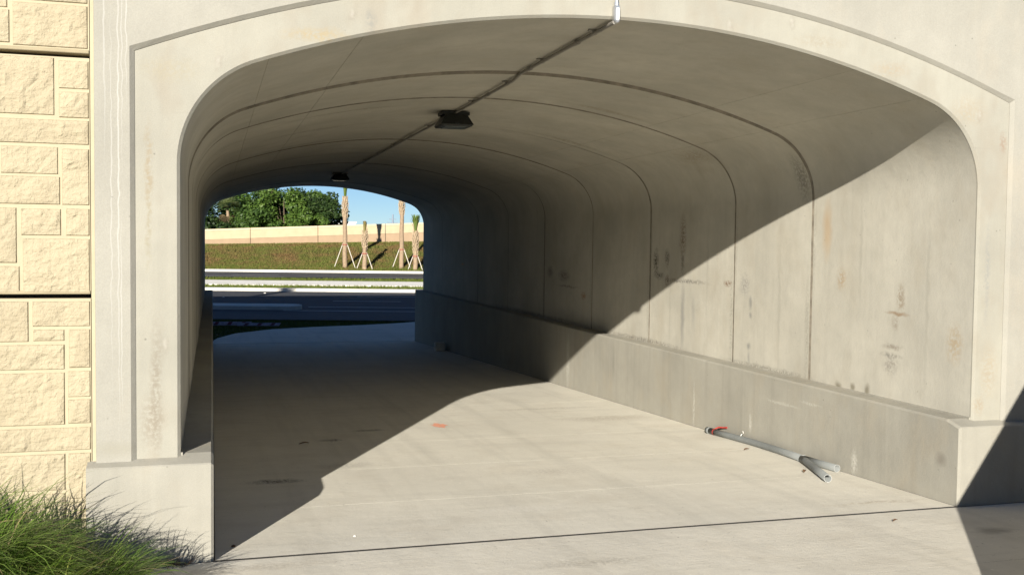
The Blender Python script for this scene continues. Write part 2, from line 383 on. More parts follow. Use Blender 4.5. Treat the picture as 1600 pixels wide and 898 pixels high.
def strip(name, u0, u1, v0, v1, mat, dz=.012, parent=None, zf=None, nu_=24, nv=4, thick=None):
    """sheet (or raised body when thick) on the terrain profile between v0 and v1"""
    vv, ff = [], []
    U_ = np.linspace(u0, u1, nu_); V_ = np.linspace(v0, v1, nv)
    for v in V_:
        for u in U_:
            x, y = UV(u, v); vv.append((x, y, (zf(v) if zf else gz(x, y))+dz))
    for j in range(nv-1):
        for i in range(nu_-1): ff.append((j*nu_+i, j*nu_+i+1, (j+1)*nu_+i+1, (j+1)*nu_+i))
    if thick:
        k = len(vv); vv += [(a, b, c-thick) for a, b, c in vv]
        for i in range(nu_-1):
            ff.append((i+1, i, k+i, k+i+1)); e = (nv-1)*nu_; ff.append((e+i, e+i+1, k+e+i+1, k+e+i))
        for j in range(nv-1):
            a, b = j*nu_, (j+1)*nu_; ff.append((a, b, k+b, k+a)); a += nu_-1; b += nu_-1; ff.append((b, a, k+a, k+b))
    return mesh_obj(name, vv, ff, mat, parent)

lin = lambda pts: (lambda v: float(np.interp(v, [p[0] for p in pts], [p[1] for p in pts])))
z_road = lin([(30.6,-.905),(35.2,-.86),(37,-.82),(40.4,-.76),(43.5,-.72),(47.5,-.68)])
z_road2 = lin([(54.3,-.20),(62.8,-.15)])
road = tag(strip('road', -90, 90, 30.9, 47.4, M_asphalt, 0, None, z_road, 30, 8), kind='structure')
road2 = tag(strip('frontage_road', -90, 90, 54.3, 62.85, M_asphalt2, 0, None, z_road2, 30, 3), kind='structure')
def line(par, u0, u1, v, wd, zf): return strip('lane_line', u0, u1, v-wd/2, v+wd/2, M_paint, .006, par, zf, 12, 2)
line(road, -6.6, 60, 35.2, .13, z_road); line(road, -5.9, 60, 37.0, .13, z_road); line(road, -4.7, 60, 43.6, .13, z_road)
for k in range(-4, 5): line(road, -5.4+12.2*k, -2.3+12.2*k, 40.4, .13, z_road)
for k in range(-4, 5):
    line(road2, -14.2+12.2*k, -11.3+12.2*k, 57.4, .13, z_road2)
line(road2, -60, -10.5, 55.0, .12, z_road2); line(road2, -5.6, 40, 55.0, .12, z_road2)
# kerbs in cast lengths
def kerb_run(name, label, u0, u1, v0, v1, ztop, n):
    k = tag(strip(name, u0, u1, v0+.01, v1-.01, M_kerb, -.03, None, lambda v: ztop, 24, 2, .3), kind='structure')
    st = (u1-u0)/n
    for i in range(n):
        a, b = u0+i*st+.006, u0+(i+1)*st-.006
        strip('kerb_stone', a, b, v0, v1, M_kerb, 0, k, lambda v: ztop, 2, 2, .32)
    return k
kerb_run('kerb', '', -42, 42, 47.38, 48.1, -.53, 28)
kerb_run('kerb', '', -42, 42, 62.8, 63.35, 0.0, 14)
strip('gutter', -60, 60, 46.9, 47.37, M_kerb, .012, None, z_road, 24, 2)['kind'] = 'structure'
side = tag(strip('sidewalk', -42, 42, 50.35, 52.75, M_side, 0, None, lin([(50.3,-.465),(52.8,-.315)]), 24, 3, .2), kind='structure')
# raised median island
isl = []
for k in range(9):
    a = -math.pi/2+math.pi*k/8; isl.append((-6.6+.62*math.cos(a), 35.95+.62*math.sin(a)))
isl += [(-40, 36.57), (-40, 35.33)]
vv = [(*UV(u, v), z_road(v)+.15) for u, v in isl]; n = len(vv); vv += [(x, y, z-.22) for x, y, z in vv]
vv += [(*UV(-6.75+(u+6.75)*.97, 35.95+(v-35.95)*.94), z_road(v)+.165) for u, v in isl]
mi = mesh_obj('median_island', vv, [tuple(range(2*n, 3*n))]+[(i, (i+1) % n, 2*n+(i+1) % n, 2*n+i) for i in range(n)]+[(n+i, n+(i+1) % n, (i+1) % n, i) for i in range(n)], M_kerb)
tag(mi, kind='structure')
for i, (u, v, lb) in enumerate(((-9.6, 45.6, 'white raised pavement marker in the sunlit strip of road'), (-10.8, 42.2, 'pale raised pavement marker in the shaded lane above the median'))):
    x, y = UV(u, v); z = z_road(v)
    mb = MB(); mb.add([(x-.06,y-.06,z),(x+.06,y-.06,z),(x+.06,y+.06,z),(x-.06,y+.06,z),(x-.035,y-.03,z+.03),(x+.035,y-.03,z+.03),(x+.035,y+.03,z+.03),(x-.035,y+.03,z+.03)],
        [(0,3,2,1),(4,5,6,7),(0,1,5,4),(1,2,6,5),(2,3,7,6),(3,0,4,7)])
    tag(mb.build('pavement_marker', M_white), lb, 'road marker', 'raised markers on the road')

# exit pad beyond the tunnel
pad = [(-.02, L+.25), (.02, 22.6), (.12, 23.4), (.65, 25.2), (1.83, 26.9), (3.3, 27.75), (4.85, 28.4), (6.1, 29.1), (6.9, 29.75), (16, 27.4), (16, L+.25)]
def padz(x, y): return fz(L) + (-.91-fz(L))*min(max((y-L)/8.6, 0), 1)
mbm = bmesh.new()
top = [mbm.verts.new((x, y, padz(x, y))) for x, y in pad]
mbm.faces.new(top); bot = [mbm.verts.new((x, y, padz(x, y)-.2)) for x, y in pad]
for i in range(len(pad)):
    j = (i+1) % len(pad); mbm.faces.new((top[j], top[i], bot[i], bot[j]))
me = bpy.data.meshes.new('exit_path'); 
bmesh.ops.triangulate(mbm, faces=mbm.faces[:]); mbm.to_mesh(me); mbm.free(); me.materials.append(M_floor)
tag(link('exit_path', me), kind='structure')

# ------------------------------------------------------------------ floor slabs
def slab_mesh(x0, x1, y0, y1, th=.12, ch=.006, sk=0.0):
    v = []
    for (dx, dz) in ((0, -th), (0, -ch), (ch, 0)):
        for (x, y) in ((x0+dx, y0+dx), (x1-dx, y0+dx+sk), (x1-dx, y1-dx+sk), (x0+dx, y1-dx)):
            v.append((x, y, fz(y)+dz))
    f = [(8,9,10,11)]
    for a in (0, 4):
        for i in range(4):
            j = (i+1) % 4; f.append((a+i, a+j, a+4+j, a+4+i))
    return v, f
tf = tag(MB().add(*slab_mesh(-.0, W, -.085, L+.24, .3, .002)).build('tunnel_floor', M_joint), kind='structure')
for q in tf.data.vertices: q.co.z -= .12
edges = [-.075]+[1.25+1.42*k for k in range(14)]+[L+.24]
for a, b in zip(edges[:-1], edges[1:]):
    v, f = slab_mesh(.008, W-.008, a+.0012, b-.0012, .118, .0002)
    mesh_obj('slab', v, f, M_floor, tf)
def filler(x0, x1, y0, y1, par, drop=.0012):
    v = [(x, y, fz(y)-drop-d) for d in (0, .1) for x, y in ((x0, y0), (x1, y0), (x1, y1), (x0, y1))]
    MB().add(v, [(0,1,2,3),(7,6,5,4),(0,4,5,1),(1,5,6,2),(2,6,7,3),(3,7,4,0)]).build('joint_filler', M_joint, par)
for k, a in enumerate(edges[1:-1]): filler(.008, W-.008, a-.0011, a+.0011, tf, .0004)
filler(-.42, 6.9, -.1135, -.0715, tf, .0003)
filler(.0003, .0078, -.07, L+.2, tf); filler(W-.0078, W-.0003, -.07, L+.2, tf)
wk = tag(MB().add(*slab_mesh(-.42, 14, -16, -.117, .3, .002)).build('walkway', M_joint), kind='structure')
for q in wk.data.vertices: q.co.z -= .12
ed = [-.112-1.3*k for k in range(0, 13)]
for i in range(12):
    sk = -.02 if i else 0
    for (xa, xb) in ((-.42, 6.9), (6.91, 13.9)):
        v, f = slab_mesh(xa, xb, ed[i+1]+.0015, ed[i]-.0015, .118, .0002)
        mesh_obj('slab', v, f, M_apron, wk)
    if i: filler(-.42, 13.9, ed[i]-.0014, ed[i]+.0014, wk, .0004)
# planting bed
bv, bf = [], []
for j, y in enumerate(np.linspace(-8, -.02, 30)):
    for i, x in enumerate(np.linspace(-9, -.43, 30)):
        bv.append((x, y, fz(y)-.035+.05*noise.noise(Vector((x*2.3, y*2.3, 0)))*(1 if i < 29 else 0)))
for j in range(29):
    for i in range(29): bf.append((j*30+i, j*30+i+1, (j+1)*30+i+1, (j+1)*30+i))
tag(mesh_obj('planting_bed', bv, bf, M_soil), kind='structure')

# ------------------------------------------------------------------ tunnel profile
HW = CX+WALL            # half width 2.877
RB, RC, ZTOP = 7.17, .67, 3.45
DXT = (HW-RC)/(1-RC/RB)
zt = ZTOP-RB+math.sqrt(RB*RB-DXT*DXT); aT = math.asin(DXT/RB)
ccx = HW-RC; zcc = zt-RC*math.cos(aT)
dxt = ccx+RC*math.sin(aT)
half = [(0.0, ZTOP)]                                # centre -> right wall foot, (dx, z)
seams = (1.78, 2.36)
dxs = sorted(set([round(q, 3) for q in np.linspace(0.12, 2.40, 24)]))
def big(dx): return ZTOP-RB+math.sqrt(RB*RB-dx*dx)
pts = [(dx, big(dx)) for dx in dxs if all(abs(dx-s) > .02 for s in seams)]
for s in seams:
    pts += [(s-.0035, big(s-.0035)), (s-.001, big(s)+.003), (s+.001, big(s)+.003), (s+.0035, big(s+.0035))]
pts.sort()
half += pts
# corner arc: from angle matching the big arc down to the vertical wall
x_end, z_end = half[-1]
zofs = 0
for k in range(0, 25):
    th = (math.pi/2-aT)*(1-k/24)
    px, pz = ccx+RC*math.cos(th), zcc+RC*math.sin(th)
    if px > x_end+.02: half.append((px, pz))
half += [(HW, 1.8), (HW, 1.2), (HW, ZP-.03)]
prof = [(CX-dx, z) for dx, z in half[::-1]]+[(CX+dx, z) for dx, z in half[1:]]
smooth_half = [p for p in half if not any(abs(p[0]-q) < .0061 for q in seams)]
prof_smooth = [(CX-dx, z) for dx, z in smooth_half[::-1]]+[(CX+dx, z) for dx, z in smooth_half[1:]]
def offset(pr, d):
    out = []
    for i, (x, z) in enumerate(pr):
        dx = x-CX
        if abs(dx) <= dxt: nx, nz = dx, z-(ZTOP-RB)
        elif z > zcc: nx, nz = dx-math.copysign(ccx, dx), z-zcc
        else: nx, nz = math.copysign(1, dx), 0
        l = math.hypot(nx, nz); nx /= l; nz /= l
        out.append((x+nx*d, z+nz*d))
    return out

under = empty('underpass', (CX, 0, 0), 'pale concrete arched underpass with low plinths along both walls', 'underpass')
def shell(name, y0, y1, ch0, ch1, mat, th=.26):
    rings = [(y0, th), (y0, ch0), (y0+ch0, 0), (y1-ch1, 0), (y1, ch1), (y1, th)]
    v, f = [], []
    for y, d in rings:
        v += [(x, y, z) for x, z in (offset(prof, d) if d else prof)]
    n = len(prof)
    for k in range(len(rings)):
        k2 = (k+1) % len(rings)
        for i in range(n-1): f.append((k*n+i, k*n+i+1, k2*n+i+1, k2*n+i))
    o = MB().add(v, f).build(name, mat, under, True)
    o.data.set_sharp_from_angle(angle=math.radians(20))
    return o
JO = [.03, 2.228, 3.752, 6.02, 8.175, 10.517, 12.81, 15.17, 18.79, L]
prof0 = prof
DROP = [0, .024, .031, .027, .038, .033, .043, .038, .048]      # units do not quite line up
INS = [0, .004, .002, .005, .003, .006, .004, .006, .004]
def unit_prof(i, d=0.0):
    q = [(CX+(x-CX)*(1-INS[i]/HW), z-DROP[i]*max(0, (z-1.2)/(ZTOP-1.2))**1.5) for x, z in prof0]
    return [(x-(x-CX)/HW*d, z-(d if z > 2.4 else 0)) for x, z in q] if d else q
for i in range(len(JO)-1):
    prof = unit_prof(i)
    shell('arch_unit', JO[i]+.010 if i else JO[i], JO[i+1]-.010, .004 if i else .0005, .004, M_unit)
prof = prof0
# dark mastic pressed into every joint
for i, y in enumerate(JO[1:-1]):
    lower = DROP[i+1] > DROP[i]
    a = [(x, y-(.022 if lower else .0095), z) for x, z in unit_prof(i, .0012)]
    b = [(x, y+(.0095 if lower else .022), z) for x, z in unit_prof(i+1, .0012)]
    n = len(a)
    mesh_obj('joint_seal', a+b, [(k, k+1, n+k+1, n+k) for k in range(n-1)], M_seal, under)

# arch ring at both portals: three castings, chamfered inner edge
def outer_z(dx): return 3.673-dx*dx/15.7
OX = 3.13
def ring_piece(lo, hi, y0, y1, sgn):
    """lo..hi index range of prof; outer point paired with each inner one"""
    ch = .018
    inn = prof[lo:hi+1]; off = offset(prof, ch)[lo:hi+1]
    if max(z for x, z in inn) < 2.70:
        out = [(CX+math.copysign(OX, x-CX), z+.0006*(z > 2.6)) for x, z in inn]
    else:
        zb_ = inn[0][1]
        poly = [(-OX, zb_), (-OX, outer_z(OX))]+[(q, outer_z(abs(q))) for q in np.linspace(-OX, OX, 61)[1:-1]]+[(OX, outer_z(OX)), (OX, zb_)]
        def cum(p):
            c_ = [0.0]
            for k in range(1, len(p)): c_.append(c_[-1]+math.hypot(p[k][0]-p[k-1][0], p[k][1]-p[k-1][1]))
            return [q/c_[-1] for q in c_]
        ci, co = cum(inn), cum(poly)
        ci = [c_ if abs(c_-co[1]) > 0 else c_ for c_ in ci]
        ia = min(range(1, len(ci)-1), key=lambda k: abs(ci[k]-co[1])); ib = min(range(1, len(ci)-1), key=lambda k: abs(ci[k]-co[-2]))
        ci[ia] = co[1]; ci[ib] = co[-2]
        out = [(CX+float(np.interp(q, co, [p[0] for p in poly])), float(np.interp(q, co, [p[1] for p in poly]))) for q in ci]
    out2 = [(x, z) for x, z in out]
    n = len(inn); v = []
    for pr, y in ((inn, y1), (inn, y0+ch*sgn), (off, y0), (out2, y0), (out2, y1)):
        v += [(x, y, z) for x, z in pr]
    f = []
    for k in range(4):
        for i in range(n-1): f.append((k*n+i, k*n+i+1, (k+1)*n+i+1, (k+1)*n+i))
    f.append((0, n, 2*n, 3*n, 4*n)); f.append((n-1, 2*n-1, 3*n-1, 4*n-1, 5*n-1))
    return MB().add(v, f)
# insert exact break points at the springing joint
iz = [i for i, (x, z) in enumerate(prof)]
nP = len(prof)
ZBRK = 2.6907
def with_break(pr):
    out = []
    for i, (x, z) in enumerate(pr):
        out.append((x, z))
        if i+1 < len(pr):
            z2 = pr[i+1][1]
            if (z-ZBRK)*(z2-ZBRK) < 0:
                k = (ZBRK-z)/(z2-z); xx = x+(pr[i+1][0]-x)*k
                dz = .0002 if z2 > z else -.0002
                out += [(xx, ZBRK-dz), (xx, ZBRK+dz)]
    return out
prof_main = prof
prof = with_break(prof_smooth); nP = len(prof)
bl = [i for i in range(nP) if abs(abs(prof[i][1]-ZBRK)-.0002) < 1e-6]
assert len(bl) == 4
ringset = [(0, bl[0]), (bl[1], bl[2]), (bl[3], nP-1)]
for lo, hi in ringset:
    ring_piece(lo, hi, 0.0, .03, 1).build('arch_ring', M_ring, under)
for lo, hi in ringset:
    ring_piece(lo, hi, L+.16, L+.003, -1).build('arch_ring', M_ring, under)
prof = prof_main

# headwalls: proud of the ring, chamfered edge round the recess
def headwall(y_face, y_back, sgn, ztop=6.4):
    outl = [(-OX, ZP-.02), (-OX, 1.8), (-OX, outer_z(OX))]+[(dx, outer_z(abs(dx))) for dx in np.linspace(-OX, OX, 41)[1:-1]]+[(OX, outer_z(OX)), (OX, 1.8), (OX, ZP-.02)]
    X0 = 3.35; ch = .026
    v, f = [], []
    # rows: recess edge at back, recess edge at ring plane, chamfered front edge, outer border front
    yr = y_face+sgn*.024
    def grown(p, d):
        dx, z = p
        if abs(abs(dx)-OX) < 1e-6 and z < outer_z(OX)-1e-6: return (dx+math.copysign(d, dx), z)
        if abs(abs(dx)-OX) < 1e-6: return (dx+math.copysign(d, dx), z+d*.8)
        return (dx, z+d)
    a = [(CX+p[0], y_back, p[1]) for p in outl]; b = [(CX+p[0], yr, p[1]) for p in outl]
    c = [(CX+grown(p, ch)[0], y_face, grown(p, ch)[1]) for p in outl]
    brd = []
    for p in outl:
        dx, z = p
        if abs(abs(dx)-OX) < 1e-6: brd.append((CX+math.copysign(X0, dx), y_face, z if z < 3 else ztop))
        else: brd.append((CX+dx*X0/OX, y_face, ztop))
    n = len(outl); v = a+b+c+brd+[(x, y_back, z) for x, y, z in brd]
    for k in range(4):
        for i in range(n-1): f.append((k*n+i, k*n+i+1, (k+1)*n+i+1, (k+1)*n+i))
    return MB().add(v, f).build('headwall', M_head, under)
headwall(-.028, .15, 1)
headwall(L+.188, L+.02, -1)

# plinths: straight sides, weathered top, small chamfers
def plinth(s):
    x_in = 0.0 if s < 0 else W; x_out = x_in+s*.715
    y0, y1 = -.10, L+.30
    ch = .016
    zt0, zt1 = .604, .642
    def prof_at(y, zin):
        return [(x_out, y, -1.2), (x_out, y, zin), (x_in+s*ch, y, zin), (x_in, y, zin-ch), (x_in, y, -1.2)]
    v = prof_at(y0+ch, zt0+.005)
    # front face inset by the chamfer
    v = [(x_out, y0, -1.2), (x_out, y0, zt0-ch*.5), (x_in+s*ch, y0, zt0-ch*.5), (x_in+s*ch, y0, -1.2)]      # 0-3 front face
    v += [(x_out, y0+ch*.6, zt0), (x_in+s*ch, y0+ch*.6, zt0), (x_in, y0+ch, zt0-ch), (x_in, y0+ch, -1.2)]     # 4-7
    v += [(x_out, .05, zt1), (x_in+s*ch, .05, zt1), (x_in, .05, zt1-ch)]                                        # 8-10
    v += [(x_out, y1, zt1), (x_in+s*ch, y1, zt1), (x_in, y1, zt1-ch), (x_in, y1, -1.6), (x_out, y1, -1.6)]     # 11-15
    f = [(0,3,2,1), (1,2,5,4), (2,3,7,6), (2,6,5), (4,5,9,8), (5,6,10,9), (8,9,12,11), (9,10,13,12), (6,7,14,13,10), (11,12,13,14,15), (0,1,4,8,11,15)]
    return MB().add(v, f).build('plinth', M_plinth, under)
plinth(-1); plinth(1)
# cold joint wedge on the right plinth is left to the material; small sealant fillet along wall feet
for x0, x1 in ((-WALL-.02, -WALL+.012), (XW-.012, XW+.02)):
    MB().box((x0, .02, .630), (x1, L, .652)).build('grout_bed', M_plinth, under)

# ------------------------------------------------------------------ fill over the tunnel, parapets
emb = MB()
emb.box((-70, .17, -1.5), (CX-3.2, L+.0, 6.4)); emb.box((CX+3.2, .17, -1.5), (75, L+.0, 6.4)); emb.box((CX-3.199, .17, 3.95), (CX+3.199, L+.0, 6.399))
tag(emb.build('road_embankment', M_soil), kind='structure')
for y0, y1, lb in ((-.06, .30, 'concrete parapet on top of the near side of the overpass'), (L-.1, L+.22, 'concrete parapet on top of the far side of the overpass')):
    pp = empty('parapet', (CX, y0, 6.402), lb, 'parapet', 'parapets along the overpass')
    for k in range(24):
        MB().box((-69.9+6*k, y0, 6.402), (-69.9+6*k+5.98, y1, 7.87), .03).build('parapet_panel', M_head, pp)
tag(MB().box((-70, .31, 6.403), (75, L-.11, 6.45)).build('overpass_road', M_asphalt), kind='structure')

# ------------------------------------------------------------------ split-face retaining wall
def PX(x): return -1.172+.00342*x
def PZ_(y): return 1.604+(463-y)*.003648
blocks_px = [   # x0,x1,y0,y1 of the visible ashlar pattern
 (22,138,2,69),(-70,17,15,66),(-70,14,-40,12),(20,138,-60,-2),
 (-70,85,86,176),(92,139,89,133),(92,139,138,179),
 (-70,139,183,221),
 (2,90,226,269),(-70,-4,226,269),(-70,93,273,317),(96,139,228,317),
 (-70,25,323,410),(32,94,324,366),(102,139,323,366),(-70,29,415,457),(34,139,371,457),
 (-70,42,471,535),(48,139,471,511),(49,98,516,534),(105,139,516,578),(-70,98,540,580),
 (-70,98,585,669),(103,139,583,625),(103,139,629,668),(-70,139,674,711),
 (-70,98,716,775),(103,139,716,790),(-70,98,780,860),(103,139,795,860)]
def rock(x0, x1, z0, z1, seed, yf, rough=1.0, mirror=None):
    st = .017
    nx = max(5, int((x1-x0)/st)); nz = max(5, int((z1-z0)/st))
    ex = .0045
    gx = [x0, x0+ex]+[x0+ex+(x1-x0-2*ex)*i/(nx-2) for i in range(1, nx-2)]+[x1-ex, x1]
    gzv = [z0, z0+ex]+[z0+ex+(z1-z0-2*ex)*i/(nz-2) for i in range(1, nz-2)]+[z1-ex, z1]
    nx, nz = len(gx)-1, len(gzv)-1
    v, f = [], []
    for j, z in enumerate(gzv):
        for i, x in enumerate(gx):
            e = min(x-x0, x1-x, z-z0, z1-z)
            wx, wz = x+.03*noise.noise(Vector((x*9, seed, z*9))), z+.03*noise.noise(Vector((x*9, seed+5, z*9)))
            d = .35+.75*noise.fractal(Vector((wx*4.5, seed*3.7, wz*5.5)), 1.0, 2.1, 3)
            r = noise.fractal(Vector((x*16, seed, z*20)), .8, 2.2, 3)
            ridge = 1-abs(noise.noise(Vector((wx*6+seed, 2.2*seed, wz*8))))
            d += .22*r+.35*max(0, ridge-.86)/.14*(1 if noise.noise(Vector((x*3, seed, 1)))>0 else -1)
            k = min(1, e/.03)
            yy = yf-(.0075*min(1, e/ex)+.015*max(-.35, min(1.2, d))*k**.7)*rough
            v.append((x, yy, z))
    for j in range(nz):
        for i in range(nx): f.append((j*(nx+1)+i, j*(nx+1)+i+1, (j+1)*(nx+1)+i+1, (j+1)*(nx+1)+i))
    # skirt back into the panel
    rim = [j*(nx+1) for j in range(nz+1)]; rimr = [j*(nx+1)+nx for j in range(nz+1)]
    bot = list(range(nx+1)); tp = [nz*(nx+1)+i for i in range(nx+1)]
    loop = bot+rimr[1:]+tp[::-1][1:]+rim[::-1][1:-1]
    k = len(v); v += [(v[q][0], yf+.012, v[q][2]) for q in loop]; n = len(loop)
    for i in range(n): f.append((loop[(i+1) % n], loop[i], k+i, k+(i+1) % n))
    return v, f
def retaining(loc, label, xs, sgn):
    """xs: offsets of pattern copies; sgn mirrors the pattern to the other side of the portal"""
    root = empty('retaining_wall', loc, label, 'wall', 'cream split-face walls flanking the portal')
    xe = -.692
    def mx(x): return x if sgn > 0 else 2*CX-x
    zj = [-.35, .207, 1.604, 3.001, 4.398, 5.795, 6.40]
    span = .715
    for ci, off in enumerate(xs):
        xa, xb = xe-span*(ci+1), xe-span*ci
        a, b = sorted((mx(xa), mx(xb)))
        for zi in range(len(zj)-1):
            MB().box((a+.0005, .0, zj[zi]+.013), (b-.0005, .14, zj[zi+1]-.013), 0).build('panel', M_mse, root)
            MB().box((a+.0005, -.007, zj[zi]+.0125), (b-.0005, .02, zj[zi]+.034), .004).build('panel_ledge', M_ledge, root)
        for bi, (px0, px1, py0, py1) in enumerate(blocks_px):
            x0, x1 = sorted((mx(PX(px0)-off), mx(PX(px1)-off))); z1, z0 = PZ_(py0), PZ_(py1)
            v, f = rock(x0, x1, z0, z1, bi*1.7+ci*31+(7 if sgn < 0 else 0), -.001)
            o = mesh_obj('block', v, f, M_split, root)
            if sgn > 0 or True:
                bm = bmesh.new(); bm.from_mesh(o.data); bmesh.ops.recalc_face_normals(bm, faces=bm.faces); bm.to_mesh(o.data); bm.free()
    x1 = xe-span*len(xs)-.002
    a, b = sorted((mx(x1), mx(-60)))
    MB().box((a, .0, -1.2), (b, .14, 6.4)).build('wall_run', M_mse, root)
    # dark backing behind the open joints
    a, b = sorted((mx(xe), mx(x1)))
    MB().box((a, .141, -1.2), (b, .168, 6.39)).build('joint_backing', M_joint, root)
    a, b = sorted((mx(xe+.004), mx(-.668)))
    MB().box((a, -.004, -.5), (b, .14, 6.39)).build('expansion_joint', M_mse, root)
    return root
retaining((-.7, 0, 0), 'cream painted split-face block wall left of the arch', [0, .715, 1.43, 2.145], 1)
retaining((2*CX+.7, 0, 0), 'cream painted split-face block wall right of the arch, in shade', [0, .715], -1)

# raked wall added out of view, its outline shaped to shade the right pier
vw = [(3.20, 0), (3.42, .20), (3.715, .55), (4.05, 1.0), (4.37, 1.46), (4.69, 1.93), (5.07, 2.49), (9.5, 2.49), (9.5, -.1), (3.18, -.1)]
v = [(x, -2.97, z) for x, z in vw]+[(x, -2.85, z) for x, z in vw]; n = len(vw)
mb = MB().add(v, [tuple(range(n)), tuple(range(n, 2*n))]+[(i, (i+1) % n, n+(i+1) % n, n+i) for i in range(n)])
tag(mb.build('added_shade_wall', M_plinth), 'raked wall added out of view right of the path to cast shade on the right pier', 'wall')

# ------------------------------------------------------------------ conduit and lights under the crown
con = empty('ceiling_conduit', (2.58, 0, 3.4), 'thin metal conduit running along the crown of the vault', 'conduit')
def zc_(y): return ZTOP-.026-float(np.interp(y, [0, 2.15, 2.4, 6, 12, 18], [0, 0, .028, .034, .044, .050]))
MB().tube([(2.575, -.02, zc_(0)), (2.578, 1.1, zc_(1)), (2.58, 2.15, zc_(2.15)), (2.581, 2.4, zc_(2.4)), (2.60, 4.72, zc_(4.7))], .0145, 10).build('pipe', M_dull, con)
MB().tube([(2.60, 5.06, zc_(5)), (2.615, 10, zc_(10)), (2.62, 15.4, zc_(15.4))], .0145, 10).build('pipe', M_dull, con)
for y in (.72, 1.9, 3.3, 7.4, 10.4, 13.4):
    x = 2.575+.003*y; zc = zc_(y)
    MB().tube([(x, y-.035, zc), (x, y+.035, zc)], .0195, 10).build('coupling', M_dull, con)
for y in (.35, 1.55, 2.6, 3.9, 6.2, 8.8, 11.8, 14.4):
    x = 2.575+.003*y; zc = zc_(y)
    m = MB().tube([(x, y-.012, zc), (x, y+.012, zc)], .0175, 10); m.box((x-.05, y-.012, zc+.010), (x+.05, y+.012, zc+.0225)); m.build('strap', M_dull, con)
# conduit body on the portal face and the riser
def rounded_body(cx, cy, z0, z1, wd, dp):
    n = 10; v, f = [], []
    pr = []
    r = wd/2
    for k in range(n+1):
        a = math.pi+math.pi*k/n; pr.append((cx+r*math.cos(a), z0+r+r*math.sin(a)))
    for k in range(n+1):
        a = math.pi*k/n; pr.append((cx+r*math.cos(a), z1-r*.6+r*.6*math.sin(a)))
    m = len(pr)
    def ins(d): return [(cx+(x-cx)*(1-d/r), (z0+z1)/2+(z-(z0+z1)/2)*(1-d/((z1-z0)/2))) for x, z in pr]
    for q, y in ((pr, cy), (pr, cy-dp*.8), (ins(.006), cy-dp)): v += [(x, y, z) for x, z in q]
    for k in range(2):
        for i in range(m): f.append((k*m+i, k*m+(i+1) % m, (k+1)*m+(i+1) % m, (k+1)*m+i))
    f.append(tuple(range(2*m, 3*m))); f.append(tuple(range(m))[::-1])
    return MB().add(v, f)
body = rounded_body(2.585, -.006, 3.415, 3.535, .040, .045).build('conduit_body', M_steel, con)
rounded_body(2.585, -.0515, 3.43, 3.515, .022, .005).build('cover_plate', M_white, body)
MB().tube([(2.585, -.028, 3.53), (2.585, -.028, 3.60), (2.585, -.068, 3.72), (2.585, -.068, 6.3)], .0125, 12).build('riser', M_steel, con)
MB().tube([(2.585, -.028, 3.53), (2.585, -.028, 3.555)], .018, 12).build('coupling', M_steel, con)

def fixture(x, y, label):
    r = empty('ceiling_light', (x, y, ZTOP-.04), label, 'light', 'dark box lights under the vault')
    def frus(z0, z1, a0, b0, a1, b1):
        z0 -= .042; z1 -= .042
        v = [(x+sx*a0, y+sy*b0, z0) for sx, sy in ((-1,-1),(1,-1),(1,1),(-1,1))]+[(x+sx*a1, y+sy*b1, z1) for sx, sy in ((-1,-1),(1,-1),(1,1),(-1,1))]
        return MB().add(v, [(0,3,2,1),(4,5,6,7),(0,1,5,4),(1,2,6,5),(2,3,7,6),(3,0,4,7)])
    frus(3.30, 3.41, .185, .20, .125, .15).build('housing', M_bronze, r)
    frus(3.411, 3.448, .155, .13, .155, .13).build('mounting_plate', M_bronze, r)
    frus(3.284, 3.299, .168, .18, .18, .195).build('door_frame', M_bronze, r)
    frus(3.276, 3.2835, .12, .125, .125, .13).build('lens', M_lens, r)
    MB().box((x-.02, y-.205, 3.258), (x+.02, y-.19, 3.283)).build('latch', M_bronze, r)
fixture(2.61, 4.88, 'nearer dark bronze box light hanging under the vault')
fixture(2.60, 15.58, 'farther dark bronze box light near the far mouth of the tunnel')

# ------------------------------------------------------------------ pvc conduit on the floor
rp = .034
def P(x, y, h=rp): return Vector((x, y, fz(y)+h))
pipe = empty('pvc_pipe', (5.3, 2.6, fz(2.6)), 'grey plastic pipe with a forked end lying against the right plinth', 'pipe')
MB().hollow([P(5.275,3.74), P(5.305,3.3), P(5.325,2.85), P(5.315,2.3), P(5.285,1.86)], rp, rp-.0035).build('main_pipe', M_pvc, pipe, True)
MB().hollow([P(5.2745,3.76), P(5.2775,3.70)], rp+.005, rp+.0005).build('bell_end', M_pvc, pipe, True)
MB().hollow([P(5.285,1.872), P(5.283,1.852)], rp+.0035, rp-.002).build('collar', M_pvc_in, pipe, True)
br = MB().hollow([P(5.287,1.85), P(5.295,1.6), P(5.305,1.36)], rp*.98, rp*.87).build('straight_branch', M_pvc, pipe, True)
MB().hollow([P(5.3052,1.358), P(5.3053,1.353)], rp*.985, rp*.865).build('cut_rim', M_pvc_in, br)
for k in range(4):
    y = 1.46+.016*k
    MB().box((5.3005-.0245, y, fz(y)+rp-.002), (5.3005-.0238, y+.010, fz(y)+rp+.006)).build('print_mark', M_black, br)
b2 = MB().hollow([P(5.275,1.86), P(5.23,1.72), P(5.10,1.36), P(4.965,.985)], rp*.98, rp*.87).build('angled_branch', M_pvc, pipe, True)
MB().hollow([P(4.9642,.983), P(4.9625,.978)], rp*.985, rp*.865).build('cut_rim', M_pvc_in, b2)
